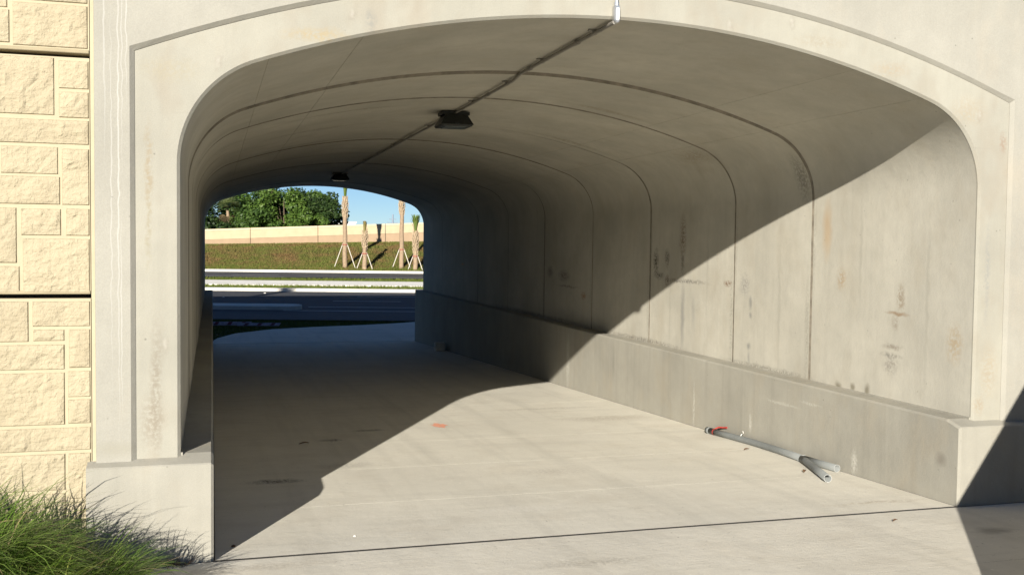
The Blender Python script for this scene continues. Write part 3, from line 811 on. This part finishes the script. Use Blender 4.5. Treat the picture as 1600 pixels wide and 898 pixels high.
# red strap tied round the pipe
ctr = P(5.284, 3.60)
st = MB(); n = 16; v = []; f = []
for k in range(n):
    a = 2*math.pi*k/n
    for dy, rr in ((-.014, rp+.004), (.014, rp+.004)): v.append((ctr.x+rr*math.cos(a), ctr.y+dy, ctr.z+rr*math.sin(a)))
for k in range(n): f.append((2*k, 2*((k+1) % n), 2*((k+1) % n)+1, 2*k+1))
st.add(v, f)
rs = tag(st.build('tie', M_red, pipe))
MB().tube([ctr+Vector((0, 0, rp+.004)), ctr+Vector((.03, -.02, rp+.022)), ctr+Vector((.06, -.08, rp+.028)), ctr+Vector((.075, -.12, rp+.034))], [.009, .009, .008, .012], 6).build('tie_tail', M_red, rs)
c2 = P(5.318, 3.08)
MB().tube([c2+Vector((-.012, 0, rp)), c2+Vector((.0, .0, rp+.016)), c2+Vector((.006, -.03, rp+.035)), c2+Vector((.006, -.01, rp+.05))], .004, 5).build('wire_tie', M_white, pipe)

# ------------------------------------------------------------------ small things on the floor
def blob(name, x, y, rx, ry, mat, label, cat, seed, spikes=.5, lift=.003, n=26):
    v = [(x, y, fz(y)+lift)]
    for k in range(n):
        a = 2*math.pi*k/n; r = 1+spikes*noise.noise(Vector((math.cos(a)*2.2+seed, math.sin(a)*2.2, seed)))*1.6
        xx, yy = x+rx*r*math.cos(a), y+ry*r*math.sin(a); v.append((xx, yy, fz(yy)+lift))
    return tag(mesh_obj(name, v, [(0, 1+k, 1+(k+1) % n) for k in range(n)], mat), label, cat)
blob('paint_mark', 2.53, 5.15, .085, .16, M_orange, 'orange spray paint mark on the sunlit tunnel floor', 'paint mark', 3.1, .7)
def crumb(name, x, y, s, mat, label, cat, seed):
    bm = bmesh.new(); bmesh.ops.create_icosphere(bm, subdivisions=1, radius=s)
    for q in bm.verts:
        q.co *= 1+.6*noise.noise(q.co*40+Vector((seed, 0, 0))); q.co.z *= .55; q.co += Vector((x, y, fz(y)+s*.45))
    return tag(MB().bm(bm).build(name, mat), label, cat, 'bits of litter on the paving')
def leaf(x, y, ln, ang, label, seed, mat=M_brown):
    v, f = [], []
    for i in range(6):
        k = i/5; wd = ln*.22*math.sin(math.pi*min(.98, k*.95+.04)); zz = fz(y)+.006+ln*.22*math.sin(k*2.6)*(.6+.4*math.sin(seed))
        for s in (-1, 0, 1):
            lx, ly = (k-.5)*ln, s*wd; v.append((x+lx*math.cos(ang)-ly*math.sin(ang), y+lx*math.sin(ang)+ly*math.cos(ang), zz+abs(s)*ln*.08))
    for i in range(5):
        for s in range(2): f.append((i*3+s, i*3+s+1, i*3+s+4, i*3+s+3))
    return tag(mesh_obj('dry_leaf', v, f, mat), label, 'leaf', 'bits of litter on the paving')
crumb('paper_scrap', .90, .27, .010, M_white, 'white scrap near the front joint of the tunnel floor', 'scrap', 1)
crumb('paper_scrap', .12, .22, .014, M_brown, 'brown scrap in the shade beside the left plinth', 'scrap', 9)
leaf(4.61, -.38, .05, .3, 'curled dry leaf on the walkway in front of the joint', 1)
leaf(5.02, 1.42, .07, .9, 'dark dry leaf under the angled branch of the grey pipe', 2)
leaf(5.12, 2.62, .07, .2, 'dry leaf beside the middle of the grey pipe', 3)
leaf(.9, 4.2, .10, .05, 'dark dry leaf in the shaded left part of the floor', 6)
# loose concrete block by the far end of the right plinth
lb = MB().box((5.09, 17.3, fz(17.3)-.012), (5.33, 17.52, fz(17.3)+.20), .02).build('concrete_block', M_kerb)
tag(lb, 'pale loose concrete block against the right plinth near the far mouth', 'block')

# ------------------------------------------------------------------ striped boards lying on the verge beyond the tunnel
M_bw = plain('reflective_white', (.36,.33,.40), .5, .3, 14); M_br = plain('reflective_red', (.12,.02,.03), .5, .25, 12)
def board(a, b, tilt, label):
    a, b = Vector(a), Vector(b); d = (b-a); ln = d.length; d.normalize()
    nrm = Vector((-d.y, d.x, 0)).normalized(); up = (Vector((0,0,1))*math.cos(tilt)+nrm*math.sin(tilt)).normalized(); th = d.cross(up).normalized()*.012
    root = empty('barricade_board', a, label, 'barricade', 'striped boards on the verge')
    def quadbox(p0, p1, h0, h1, t0, t1):
        vv = []
        for t_ in (t0, t1):
            for s_, h_ in ((p0, h0), (p1, h0), (p1+h1*.5, h1), (p0+h1*.5, h1)): vv.append(a+d*s_+up*h_+th*t_)
        return MB().add(vv, [(0,1,2,3),(7,6,5,4),(0,4,5,1),(1,5,6,2),(2,6,7,3),(3,7,4,0)])
    quadbox(0, ln, 0, .15, -1, 1).build('plank', M_bw, root)
    k = .2
    while k < ln-.15:
        quadbox(k, k+.12, .01, .14, -1.15, 1.15).build('stripe', M_br, root); k += .42
zb = gz(1, 28)+.08
board((-.6, 28.15, zb), (1.15, 28.05, zb-.01), .75, 'pale striped board lying in the shaded grass nearer the left plinth')
board((.75, 27.75, zb), (2.05, 27.55, zb+.0), 1.0, 'shorter red and white striped board lying right of the other on the grass')

# ------------------------------------------------------------------ grass (uncountable)
def tufts(name, n, sampler, h, wd, mat, label, lean=.5, zf=gz, chunk_tip=True):
    X, Y = sampler(n)
    a = rng.uniform(0, 2*np.pi, n); hh = h*rng.uniform(.5, 1.25, n); ww = wd*rng.uniform(.6, 1.3, n)
    b = rng.uniform(0, 2*np.pi, n); ll = lean*hh*rng.uniform(.1, 1, n)
    Z = np.array([zf(x, y) for x, y in zip(X, Y)])-.015
    v = np.empty((n, 3, 3))
    v[:, 0] = np.stack([X-ww*np.cos(a), Y-ww*np.sin(a), Z], 1); v[:, 1] = np.stack([X+ww*np.cos(a), Y+ww*np.sin(a), Z], 1)
    v[:, 2] = np.stack([X+ll*np.cos(b), Y+ll*np.sin(b), Z+hh], 1)
    me = bpy.data.meshes.new(name); me.vertices.add(3*n); me.vertices.foreach_set('co', v.ravel())
    me.loops.add(3*n); me.loops.foreach_set('vertex_index', np.arange(3*n)); me.polygons.add(n); me.polygons.foreach_set('loop_start', np.arange(0, 3*n, 3))
    me.materials.append(mat); me.update(); me.validate()
    return tag(link(name, me), label, 'grass', None, 'stuff')
def band(u0, u1, v0, v1):
    def s(n):
        u = rng.uniform(u0, u1, n); v = rng.uniform(v0, v1, n); return u*C15+v*S15, -u*S15+v*C15
    return s
M_gE = leafy('embankment_grass', (.10,.125,.024), (.14,.15,.032), (.18,.17,.05), .25, .8, .6, (.20,.13,.052))
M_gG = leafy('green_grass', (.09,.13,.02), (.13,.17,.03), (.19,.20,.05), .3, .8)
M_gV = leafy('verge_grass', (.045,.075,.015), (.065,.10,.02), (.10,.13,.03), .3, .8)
tufts('embankment_grass', 90000, band(-30, 8, 63.4, 72.3), .13, .035, M_gE, 'rough brown and olive grass covering the far embankment')
def top_band(n):
    u = rng.uniform(-30, 8, n); v = 72.25-np.abs(rng.normal(0, .35, n)); return u*C15+v*S15, -u*S15+v*C15
tufts('green_grass', 9000, top_band, .13, .035, M_gG, 'greener taller grass fringe at the foot of the cream barrier')
def low_band(n):
    u = rng.uniform(-30, 8, n); v = 63.4+np.abs(rng.normal(0, 1.2, n)); return u*C15+v*S15, -u*S15+v*C15
tufts('green_grass', 16000, low_band, .13, .035, M_gG, 'green grass along the bottom of the far embankment')
tufts('green_grass', 12000, band(-26, 8, 48.15, 50.3), .13, .03, M_gG, 'thin green grass strip between the kerb and the sidewalk')
tufts('green_grass', 12000, band(-26, 8, 52.8, 54.25), .13, .03, M_gG, 'green grass strip between the sidewalk and the frontage road')
def verge(n):
    X, Y = [], []
    while len(X) < n:
        x, y = rng.uniform(-9, 8.0), rng.uniform(L+.6, 32.2)
        if toV(x, y) > 30.85: continue
        if x > 0 and y < np.interp(x, [p[0] for p in pad[:9]], [p[1] for p in pad[:9]])+.02: continue
        X.append(x); Y.append(y)
    return np.array(X), np.array(Y)
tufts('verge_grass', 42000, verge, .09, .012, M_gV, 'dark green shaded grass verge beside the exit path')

# ------------------------------------------------------------------ ornamental grass clumps at the left pier
def clump(x, y, rad, ht, n, mat, label, seed, lean=(0, 0), spread=1.0):
    g = np.random.default_rng(seed)
    root = empty('ornamental_grass', (x, y, fz(y)), label, 'ornamental grass', 'ornamental grass clumps at the wall')
    seg = 7
    nt_ = max(8, n//28); ta = g.uniform(0, 2*np.pi, nt_); tr_ = rad*.6*np.sqrt(g.uniform(0, 1, nt_)); ti = g.integers(0, nt_, n)
    ang = ta[ti]+g.normal(0, .35, n); r0 = tr_[ti]*g.uniform(.8, 1.2, n)
    out = g.uniform(.25, 1.0, n)**.8
    ln = ht*g.uniform(.75, 1.3, n)*(1+.25*out)
    bx, by = x+r0*np.cos(ang), y+r0*np.sin(ang)
    az_ = ang+g.normal(0, .8, nt_)[ti]+g.normal(0, .45, n)
    dx, dy = np.cos(az_)+lean[0], np.sin(az_)+lean[1]; nn = np.hypot(dx, dy)+1e-6; dx /= nn; dy /= nn
    th0 = np.radians(g.uniform(62, 88, n)); bend = np.radians(g.uniform(75, 165, n))*(.5+.6*out)*spread
    wd = g.uniform(.002, .0062, n)*(1+.5*(g.uniform(0, 1, n) > .8))
    tw = g.uniform(-.6, .6, n)
    px, py, pz = bx.copy(), by.copy(), np.full(n, fz(y)-.03)
    V = np.empty((n, seg+1, 2, 3))
    for k in range(seg+1):
        t_ = k/seg
        w_ = wd*(1-t_)**.6+.0004
        sx, sy = -dy*np.cos(tw)+dx*np.sin(tw)*.3, dx*np.cos(tw)+dy*np.sin(tw)*.3
        V[:, k, 0] = np.stack([px-sx*w_, py-sy*w_, pz], 1); V[:, k, 1] = np.stack([px+sx*w_, py+sy*w_, pz+w_*tw], 1)
        th = th0-bend*t_**1.25
        st = ln/seg
        px = px+dx*np.cos(th)*st; py = py+dy*np.cos(th)*st; pz = pz+np.sin(th)*st
        py = np.minimum(py, np.where(px < -.72, -.035, -.115)); pz = np.maximum(pz, .01)
    v = V.reshape(-1, 3); base = np.arange(n)[:, None]*(2*(seg+1))
    q = np.array([[2*k, 2*k+1, 2*k+3, 2*k+2] for k in range(seg)])
    fc = (base[:, None, :]+q[None]).reshape(-1, 4)
    me = bpy.data.meshes.new('foliage'); me.vertices.add(len(v)); me.vertices.foreach_set('co', v.ravel())
    me.loops.add(fc.size); me.loops.foreach_set('vertex_index', fc.ravel()); me.polygons.add(len(fc)); me.polygons.foreach_set('loop_start', np.arange(0, fc.size, 4))
    me.materials.append(mat); me.update(); me.validate(); me.shade_smooth()
    link('foliage', me, root)
    bm = bmesh.new(); bmesh.ops.create_icosphere(bm, subdivisions=2, radius=1)
    for q_ in bm.verts: q_.co = Vector((x+q_.co.x*rad*.4, y+q_.co.y*rad*.4, fz(y)+max(-.05, q_.co.z*ht*.28)))
    MB().bm(bm).build('root_crown', M_soil, root)
    return root
M_og = leafy('ornamental_grass_green', (.045,.095,.013), (.12,.215,.03), (.25,.33,.08), .3, .35, straw=(.36,.28,.15))
M_oy = leafy('ornamental_grass_yellow', (.08,.14,.02), (.19,.26,.038), (.32,.34,.09), .35, .4, straw=(.38,.30,.16))
clump(-1.42, -.85, .60, .62, 3200, M_og, 'tall dark green grass clump against the cream block wall at the left edge', 1)
clump(-1.20, -1.02, .50, .50, 3600, M_og, 'dark green arching grass clump leaning towards the left plinth', 2, (.05, -.1))
clump(-.98, -1.34, .42, .36, 3000, M_oy, 'yellow-green grass clump in front at the lower left corner', 3, (.15, 0))
clump(-1.42, -1.5, .45, .42, 1700, M_oy, 'lighter grass clump farthest forward at the left edge', 4)
clump(-.72, -.90, .38, .36, 1900, M_og, 'low spreading grass clump in front of the left plinth', 5, (.15, .0))
clump(-2.1, -.8, .6, .58, 1700, M_og, 'dark green grass clump beyond the left edge of the wall view', 6)
# dry thatch at the plinth foot
def thatch(n):
    return rng.uniform(-.55, -.16, n), rng.uniform(-.17, -.105, n)
tufts('dry_thatch', 260, thatch, .07, .003, leafy('thatch', (.10,.07,.045),(.16,.11,.07),(.22,.17,.11),.2,.9), 'dry brown grass litter along the foot of the left plinth', 1.6, lambda x, y: fz(y)+.0)

# ------------------------------------------------------------------ barrier wall on the embankment
bar = empty('barrier_wall', (*UV(-12, 72.5), 1.9), 'long cream and tan concrete barrier wall along the top of the embankment', 'wall')
def wline(u, z20, z3): return z20+(z3-z20)*(u+20.3)/17
pl = 5.15
for k in range(-8, 12):
    u0 = -16.55+pl*k+.02; u1 = u0+pl-.04
    def slab(name, zb, zt_, dv, mat):
        vv = []
        for v in (72.5-dv, 72.78):
            for u, zz in ((u0, zb), (u1, zb), (u1, zt_), (u0, zt_)):
                pass
        c = []
        for u in (u0, u1):
            for v in (72.5-dv, 72.78): 
                x, y = UV(u, v); c.append((x, y, zb(u))); c.append((x, y, zt_(u)))
        # u0v0b,u0v0t,u0v1b,u0v1t,u1v0b,...
        MB().add(c, [(0,4,5,1),(2,3,7,6),(1,5,7,3),(0,2,6,4),(0,1,3,2),(4,6,7,5)]).build(name, mat, bar)
    slab('lower_panel', lambda u: wline(u, 1.2, 1.4), lambda u: wline(u, 1.96, 2.73)-.003, 0, M_tan)
    slab('upper_panel', lambda u: wline(u, 1.96, 2.73), lambda u: wline(u, 2.62, 3.32), .03, M_cream)
    slab('coping', lambda u: wline(u, 2.622, 3.322), lambda u: wline(u, 2.76, 3.47), .06, M_cap)

# ------------------------------------------------------------------ braced palms on the embankment
M_trunk = plain('palm_trunk', (.30,.22,.145), .9, .2, 9, 0, .2, .5)
M_boot = plain('palm_leaf_bases', (.40,.31,.205), .85, .25, 12, 0, .2, .3)
M_frond = leafy('palm_frond', (.09,.15,.025), (.15,.22,.045), (.24,.28,.08), .35, .5)
M_frondy = leafy('palm_spike', (.22,.17,.06), (.27,.22,.08), (.25,.25,.08), .3, .6)
M_brace = plain('brace_timber', (.58,.54,.47), .8, .12, 14)
M_strap = plain('brace_batten', (.42,.36,.30), .8, .2, 14)
def palm(x, y, z0, H_t, b0, b1, fr_top, fr_w, brace_h, label, seed, fm, group='braced palms on the embankment'):
    g = random.Random(seed)
    r = empty('palm_tree', (x, y, z0), label, 'palm tree', group)
    rad = .155
    pts = [(x+.015*math.sin(k*1.3+seed), y, z0-.2+(H_t+.2)*k/12) for k in range(13)]
    MB().tube(pts, [rad*(1.12 if k == 0 else 1.05-.02*k) for k in range(13)], 14).build('trunk', M_trunk, r, True)
    # leaf bases: spiralling upright stubs
    mb = MB(); nb = int((b1-b0)*34)
    for k in range(nb):
        t_ = k/nb; z = z0+b0+(b1-b0)*t_; a = k*2.399+g.uniform(-.2, .2)
        flare = .02+.07*math.sin(math.pi*min(1, t_*1.1))
        d = Vector((math.cos(a), math.sin(a), 0)); s = Vector((-d.y, d.x, 0)); base = Vector((x, y, z))
        p0 = base+d*.11; p1 = base+d*(rad+flare*.6)+Vector((0, 0, .12)); p2 = base+d*(rad+flare)+Vector((0, 0, .26*g.uniform(.8, 1.2)))
        ww = .055
        vv = []
        for p, wv, tk in ((p0, ww, .03), (p1, ww*.8, .022), (p2, ww*.45, .012)):
            vv += [p-s*wv-d*tk, p+s*wv-d*tk, p+s*wv*.8+d*tk, p-s*wv*.8+d*tk]
        mb.add(vv, [(0,1,5,4),(1,2,6,5),(2,3,7,6),(3,0,4,7),(4,5,9,8),(5,6,10,9),(6,7,11,10),(7,4,8,11),(8,9,10,11)])
    mb.build('leaf_bases', M_boot, r)
    # bundled fronds
    mb = MB(); n = 120
    for k in range(n):
        a = g.uniform(0, 2*math.pi); d = Vector((math.cos(a), math.sin(a), 0)); s = Vector((-d.y, d.x, 0))
        zb = z0+b1-.15+g.uniform(0, (fr_top-b1)*.55); lnv = (fr_top-(zb-z0))*g.uniform(.7, 1.05)
        rr = g.uniform(.02, .08); o = fr_w*g.uniform(.1, 1); wv = g.uniform(.012, .03)
        p = [Vector((x, y, zb))+d*rr, Vector((x, y, zb+lnv*.55))+d*(rr+o*.35), Vector((x, y, zb+lnv))+d*(rr+o)]
        mb.add([p[0]-s*wv*.6, p[0]+s*wv*.6, p[1]-s*wv*1.5, p[1]+s*wv*1.5, p[2]-s*wv*.5, p[2]+s*wv*.5], [(0,1,3,2),(2,3,5,4)])
    mb.build('fronds', fm, r, False, False)
    # timber braces
    for k in range(3):
        a = math.radians((-24, 156, 70)[k]); d = Vector((math.cos(a), math.sin(a), 0))
        foot = Vector((x, y, 0))+d*(brace_h*.36+.17); foot.z = gz(foot.x, foot.y)
        head = Vector((x, y, z0+brace_h))+d*.17
        ax = (head-foot).normalized()
        MB().tube([foot-ax*.15, head+ax*.04], .027, 6).build('brace', M_brace, r)
        c = head-d*.0; s = Vector((-d.y, d.x, 0))
        vv = [c+s*i*.05-d*j*.035+Vector((0, 0, k2*.16-.08)) for i in (-1, 1) for j in (0, 1) for k2 in (0, 1)]
        MB().add(vv, [(0,1,3,2),(4,6,7,5),(0,4,5,1),(2,3,7,6),(0,2,6,4),(1,5,7,3)]).build('batten', M_strap, r)
    v = []; n = 16
    for k in range(n):
        a = 2*math.pi*k/n
        for dz in (-.02, .02): v.append((x+.20*math.cos(a), y+.20*math.sin(a), z0+brace_h+dz))
    mesh_obj('strap', v, [(2*k, 2*((k+1) % n), 2*((k+1) % n)+1, 2*k+1) for k in range(n)], M_red, r)
    return r
def onbank(u, v):
    x, y = UV(u, v); return x, y, gz(x, y)
palm(*onbank(-8.18, 64.2), 4.9, 3.4, 4.7, 6.3, .22, 1.6, 'tall palm trunk braced by pale timbers, leftmost of the four palms', 1, M_frond)
palm(*onbank(-6.77, 63.75), 2.5, 1.35, 2.55, 3.3, .10, 1.1, 'short palm with a bare yellow spike, second of the palms from the left', 2, M_frondy)
palm(*onbank(-4.30, 64.2), 4.9, 3.6, 4.8, 6.3, .22, 1.3, 'tall palm with its crown hidden by the arch, third from the left', 3, M_frond)
palm(*onbank(-3.32, 63.75), 2.6, 1.0, 2.6, 3.75, .34, .95, 'short palm with a full green tuft, rightmost of the four palms', 4, M_frond)
palm(-9.4, L-1.2, 6.45, 2.4, 1.6, 2.6, 3.7, .7, .9, 'palm planted on top of the overpass, throwing its shadow on the road', 5, M_frond, 'palms on the overpass')

# ------------------------------------------------------------------ trees behind the barrier
M_bark = plain('bark', (.10,.075,.05), .9, .25, 7, 0, .2, .5)
greens = [leafy('leaves_mid', (.028,.06,.012), (.055,.105,.02), (.09,.15,.03), .3, .5),
          leafy('leaves_light', (.045,.09,.014), (.085,.15,.025), (.13,.20,.04), .3, .5),
          leafy('leaves_dark', (.018,.038,.012), (.032,.062,.016), (.055,.09,.022), .3, .5)]
def tree(u, v, zb, zt_, wd, gi, label, seed):
    g = np.random.default_rng(seed)
    x, y = UV(u, v); z0 = gz(x, y)
    r = empty('broadleaf_tree', (x, y, z0), label, 'tree', 'trees behind the barrier wall')
    hc = zt_-zb
    mb = MB().tube([(x, y, z0-.3), (x+.1, y, zb), (x+.05, y+.1, zb+hc*.45), (x, y, zb+hc*.8)], [.2, .16, .10, .03], 8)
    cl = []
    for k in range(44):
        a = g.uniform(0, 2*np.pi); t_ = g.uniform(0, 1); rr = math.sqrt(g.uniform(.15, 1))*wd/2*(.55+.6*math.sin(math.pi*min(1, t_*.85+.15)))
        c = Vector((x+rr*math.cos(a), y+rr*math.sin(a), zb+hc*(.06+.86*t_))); cl.append((c, wd*g.uniform(.11, .20)))
        if k < 9: mb.tube([(x, y, zb+hc*.2), ((x+c.x)/2, (y+c.y)/2, (zb+hc*.25+c.z)/2), tuple(c)], [.06, .04, .015], 5, False)
    mb.build('trunk', M_bark, r)
    V, Fc = [], []
    for c, rc in cl:
        nl = int(95*(rc/.6)**1.3)+40
        d = g.normal(size=(nl, 3)); d /= np.linalg.norm(d, axis=1)[:, None]
        rr = rc*g.uniform(.55, 1.12, nl)[:, None]; p = np.array(c)+d*rr*np.array([1, 1, .85])
        for i in range(nl):
            nrm = Vector(d[i])+Vector(g.normal(0, .55, 3)); nrm.normalize()
            a = nrm.orthogonal().normalized(); a = Matrix.Rotation(g.uniform(0, 6.28), 3, nrm) @ a; b = nrm.cross(a)
            s = g.uniform(.07, .15); q = Vector(p[i]); k = len(V)
            V += [q-a*s*1.4, q+b*s*.7, q+a*s*1.4, q-b*s*.7]; Fc.append((k, k+1, k+2, k+3))
    mesh_obj('crown', V, Fc, greens[gi], r)
spec = [(-25.4, 90, 6.5, 4.6, 2, 'dark leafy tree at the far left edge of the tunnel view'),
 (-22.6, 94, 6.9, 4.6, 2, 'dark tree behind the wild palm with brown fronds'),
 (-20.0, 92, 7.3, 5.0, 0, 'tallest broad tree left of the middle of the wood'),
 (-17.3, 89, 6.7, 4.8, 1, 'brightest green rounded tree in the middle of the wood'),
 (-15.2, 92, 6.8, 4.6, 0, 'mid-green tree between the bright one and the dark one'),
 (-13.5, 90, 6.5, 3.8, 2, 'dark rounded tree at the right end of the wood'),
 (-14.7, 86.5, 5.0, 3.2, 1, 'low light-green tree in front of the dark tree'),
 (-19.3, 86.5, 4.7, 3.6, 0, 'low bushy tree just behind the barrier wall'),
 (-23.4, 86, 4.0, 3.4, 2, 'low dark bushy tree below the wild palm'),
 (-17.2, 95, 7.0, 5.0, 2, 'dark tree standing behind the brightest tree'),
 (-28.8, 91, 6.6, 5.0, 0, 'broad tree beyond the left edge of the tunnel view')]
for i, (u, v, zt_, wd, gi, lb_) in enumerate(spec): tree(u, v, 1.5, zt_, wd, gi, lb_, 40+i)
M_dead = leafy('dead_fronds', (.08,.06,.03), (.12,.09,.045), (.17,.13,.07), .25, .7)
M_fan = leafy('fan_fronds', (.07,.10,.03), (.12,.15,.05), (.20,.21,.09), .3, .5)
def wild_palm(u, v, ht, rad, label, seed, dead):
    g = random.Random(seed); x, y = UV(u, v); z0 = gz(x, y)
    r = empty('wild_palm', (x, y, z0), label, 'palm tree', 'wild palms in the wood')
    MB().tube([(x, y, z0-.2), (x+.1, y, z0+ht*.5), (x, y, z0+ht)], [.17, .15, .13], 9).build('trunk', M_trunk, r)
    def fronds(name, n, e0, e1, mat, rr):
        mb = MB()
        for k in range(n):
            a = g.uniform(0, 6.28); e = math.radians(g.uniform(e0, e1)); d = Vector((math.cos(a)*math.cos(e), math.sin(a)*math.cos(e), math.sin(e)))
            c = Vector((x, y, z0+ht))+d*rr*.5; s = d.cross(Vector((0, 0, 1))).normalized(); up = s.cross(d)
            for j in range(11):
                b = math.radians(-75+15*j); dd = (d*math.cos(b)+s*math.sin(b)).normalized(); q = up.cross(dd)*.03
                tip = c+dd*rr*.62*g.uniform(.8, 1.1)-Vector((0, 0, .14*rr)); mb.add([c-q, c+q, tip], [(0, 1, 2)])
        mb.build(name, mat, r, False, False)
    fronds('fronds', 26, -10, 85, M_fan, rad)
    if dead: fronds('dead_skirt', 20, -80, -30, M_dead, rad*.95)
wild_palm(-22.0, 87.2, 3.3, 1.5, 'wild fan palm with a skirt of brown dead fronds in the wood', 3, True)
wild_palm(-18.9, 91.5, 5.3, 1.0, 'fan palm head sticking out above the tallest trees', 5, False)

# ------------------------------------------------------------------ far things
x, y = UV(-56, 400)
fb = empty('distant_building', (x, y, .8), 'small white flat-roofed building far away behind the barrier', 'building')
def rel(a, b, c, d, e, f, name, mat, par=fb): return MB().box((x+a, y+c, e), (x+b, y+d, f)).build(name, mat, par)
M_bld = plain('white_render', (.72,.72,.70), .8, .05, .3); M_win = plain('dark_glass', (.06,.08,.10), .2, .1, 3)
rel(-9, 5, 0, 12, .5, 9.3, 'wall', M_bld); rel(-9.4, 5.4, -.4, 12.4, 9.31, 9.9, 'roof', M_bld)
for k in range(5): rel(-8+2.6*k, -6.6+2.6*k, -.05, .1, 7.2, 8.5, 'window', M_win)
x2, y2 = UV(-36.5, 402)
tw = empty('power_pole', (x2, y2, .8), 'far blue-grey power pole with crossarms behind the third palm', 'pole')
M_pole = plain('galvanised_pole', (.20,.24,.30), .6, .1, 1)
MB().tube([(x2, y2, .5), (x2, y2, 13)], [.45, .3], 8).build('pole', M_pole, tw)
for z, hw in ((9.6, 2.2), (10.9, 1.4)): MB().box((x2-hw, y2-.15, z), (x2+hw, y2+.15, z+.3)).build('crossarm', M_pole, tw)
def far_wood():
    g = np.random.default_rng(5); V, Fc = [], []
    for k in range(5200):
        u = g.uniform(-150, 60); v = 430+g.uniform(0, 40); xx, yy = UV(u, v); top = 7.3+1.1*noise.noise(Vector((u*.12, 0, 0)))+.6*noise.noise(Vector((u*.5, 3, 0)))
        z = g.uniform(.5, top); s = g.uniform(.5, 1.0); a = Vector(g.normal(size=3)).normalized(); b = a.orthogonal().normalized(); q = Vector((xx, yy, z)); n = len(V)
        V += [q-a*s, q+b*s, q+a*s, q-b*s]; Fc.append((n, n+1, n+2, n+3))
    return tag(mesh_obj('distant_wood', V, Fc, greens[0]), 'low distant line of trees on the horizon', 'trees', None, 'stuff')
far_wood()
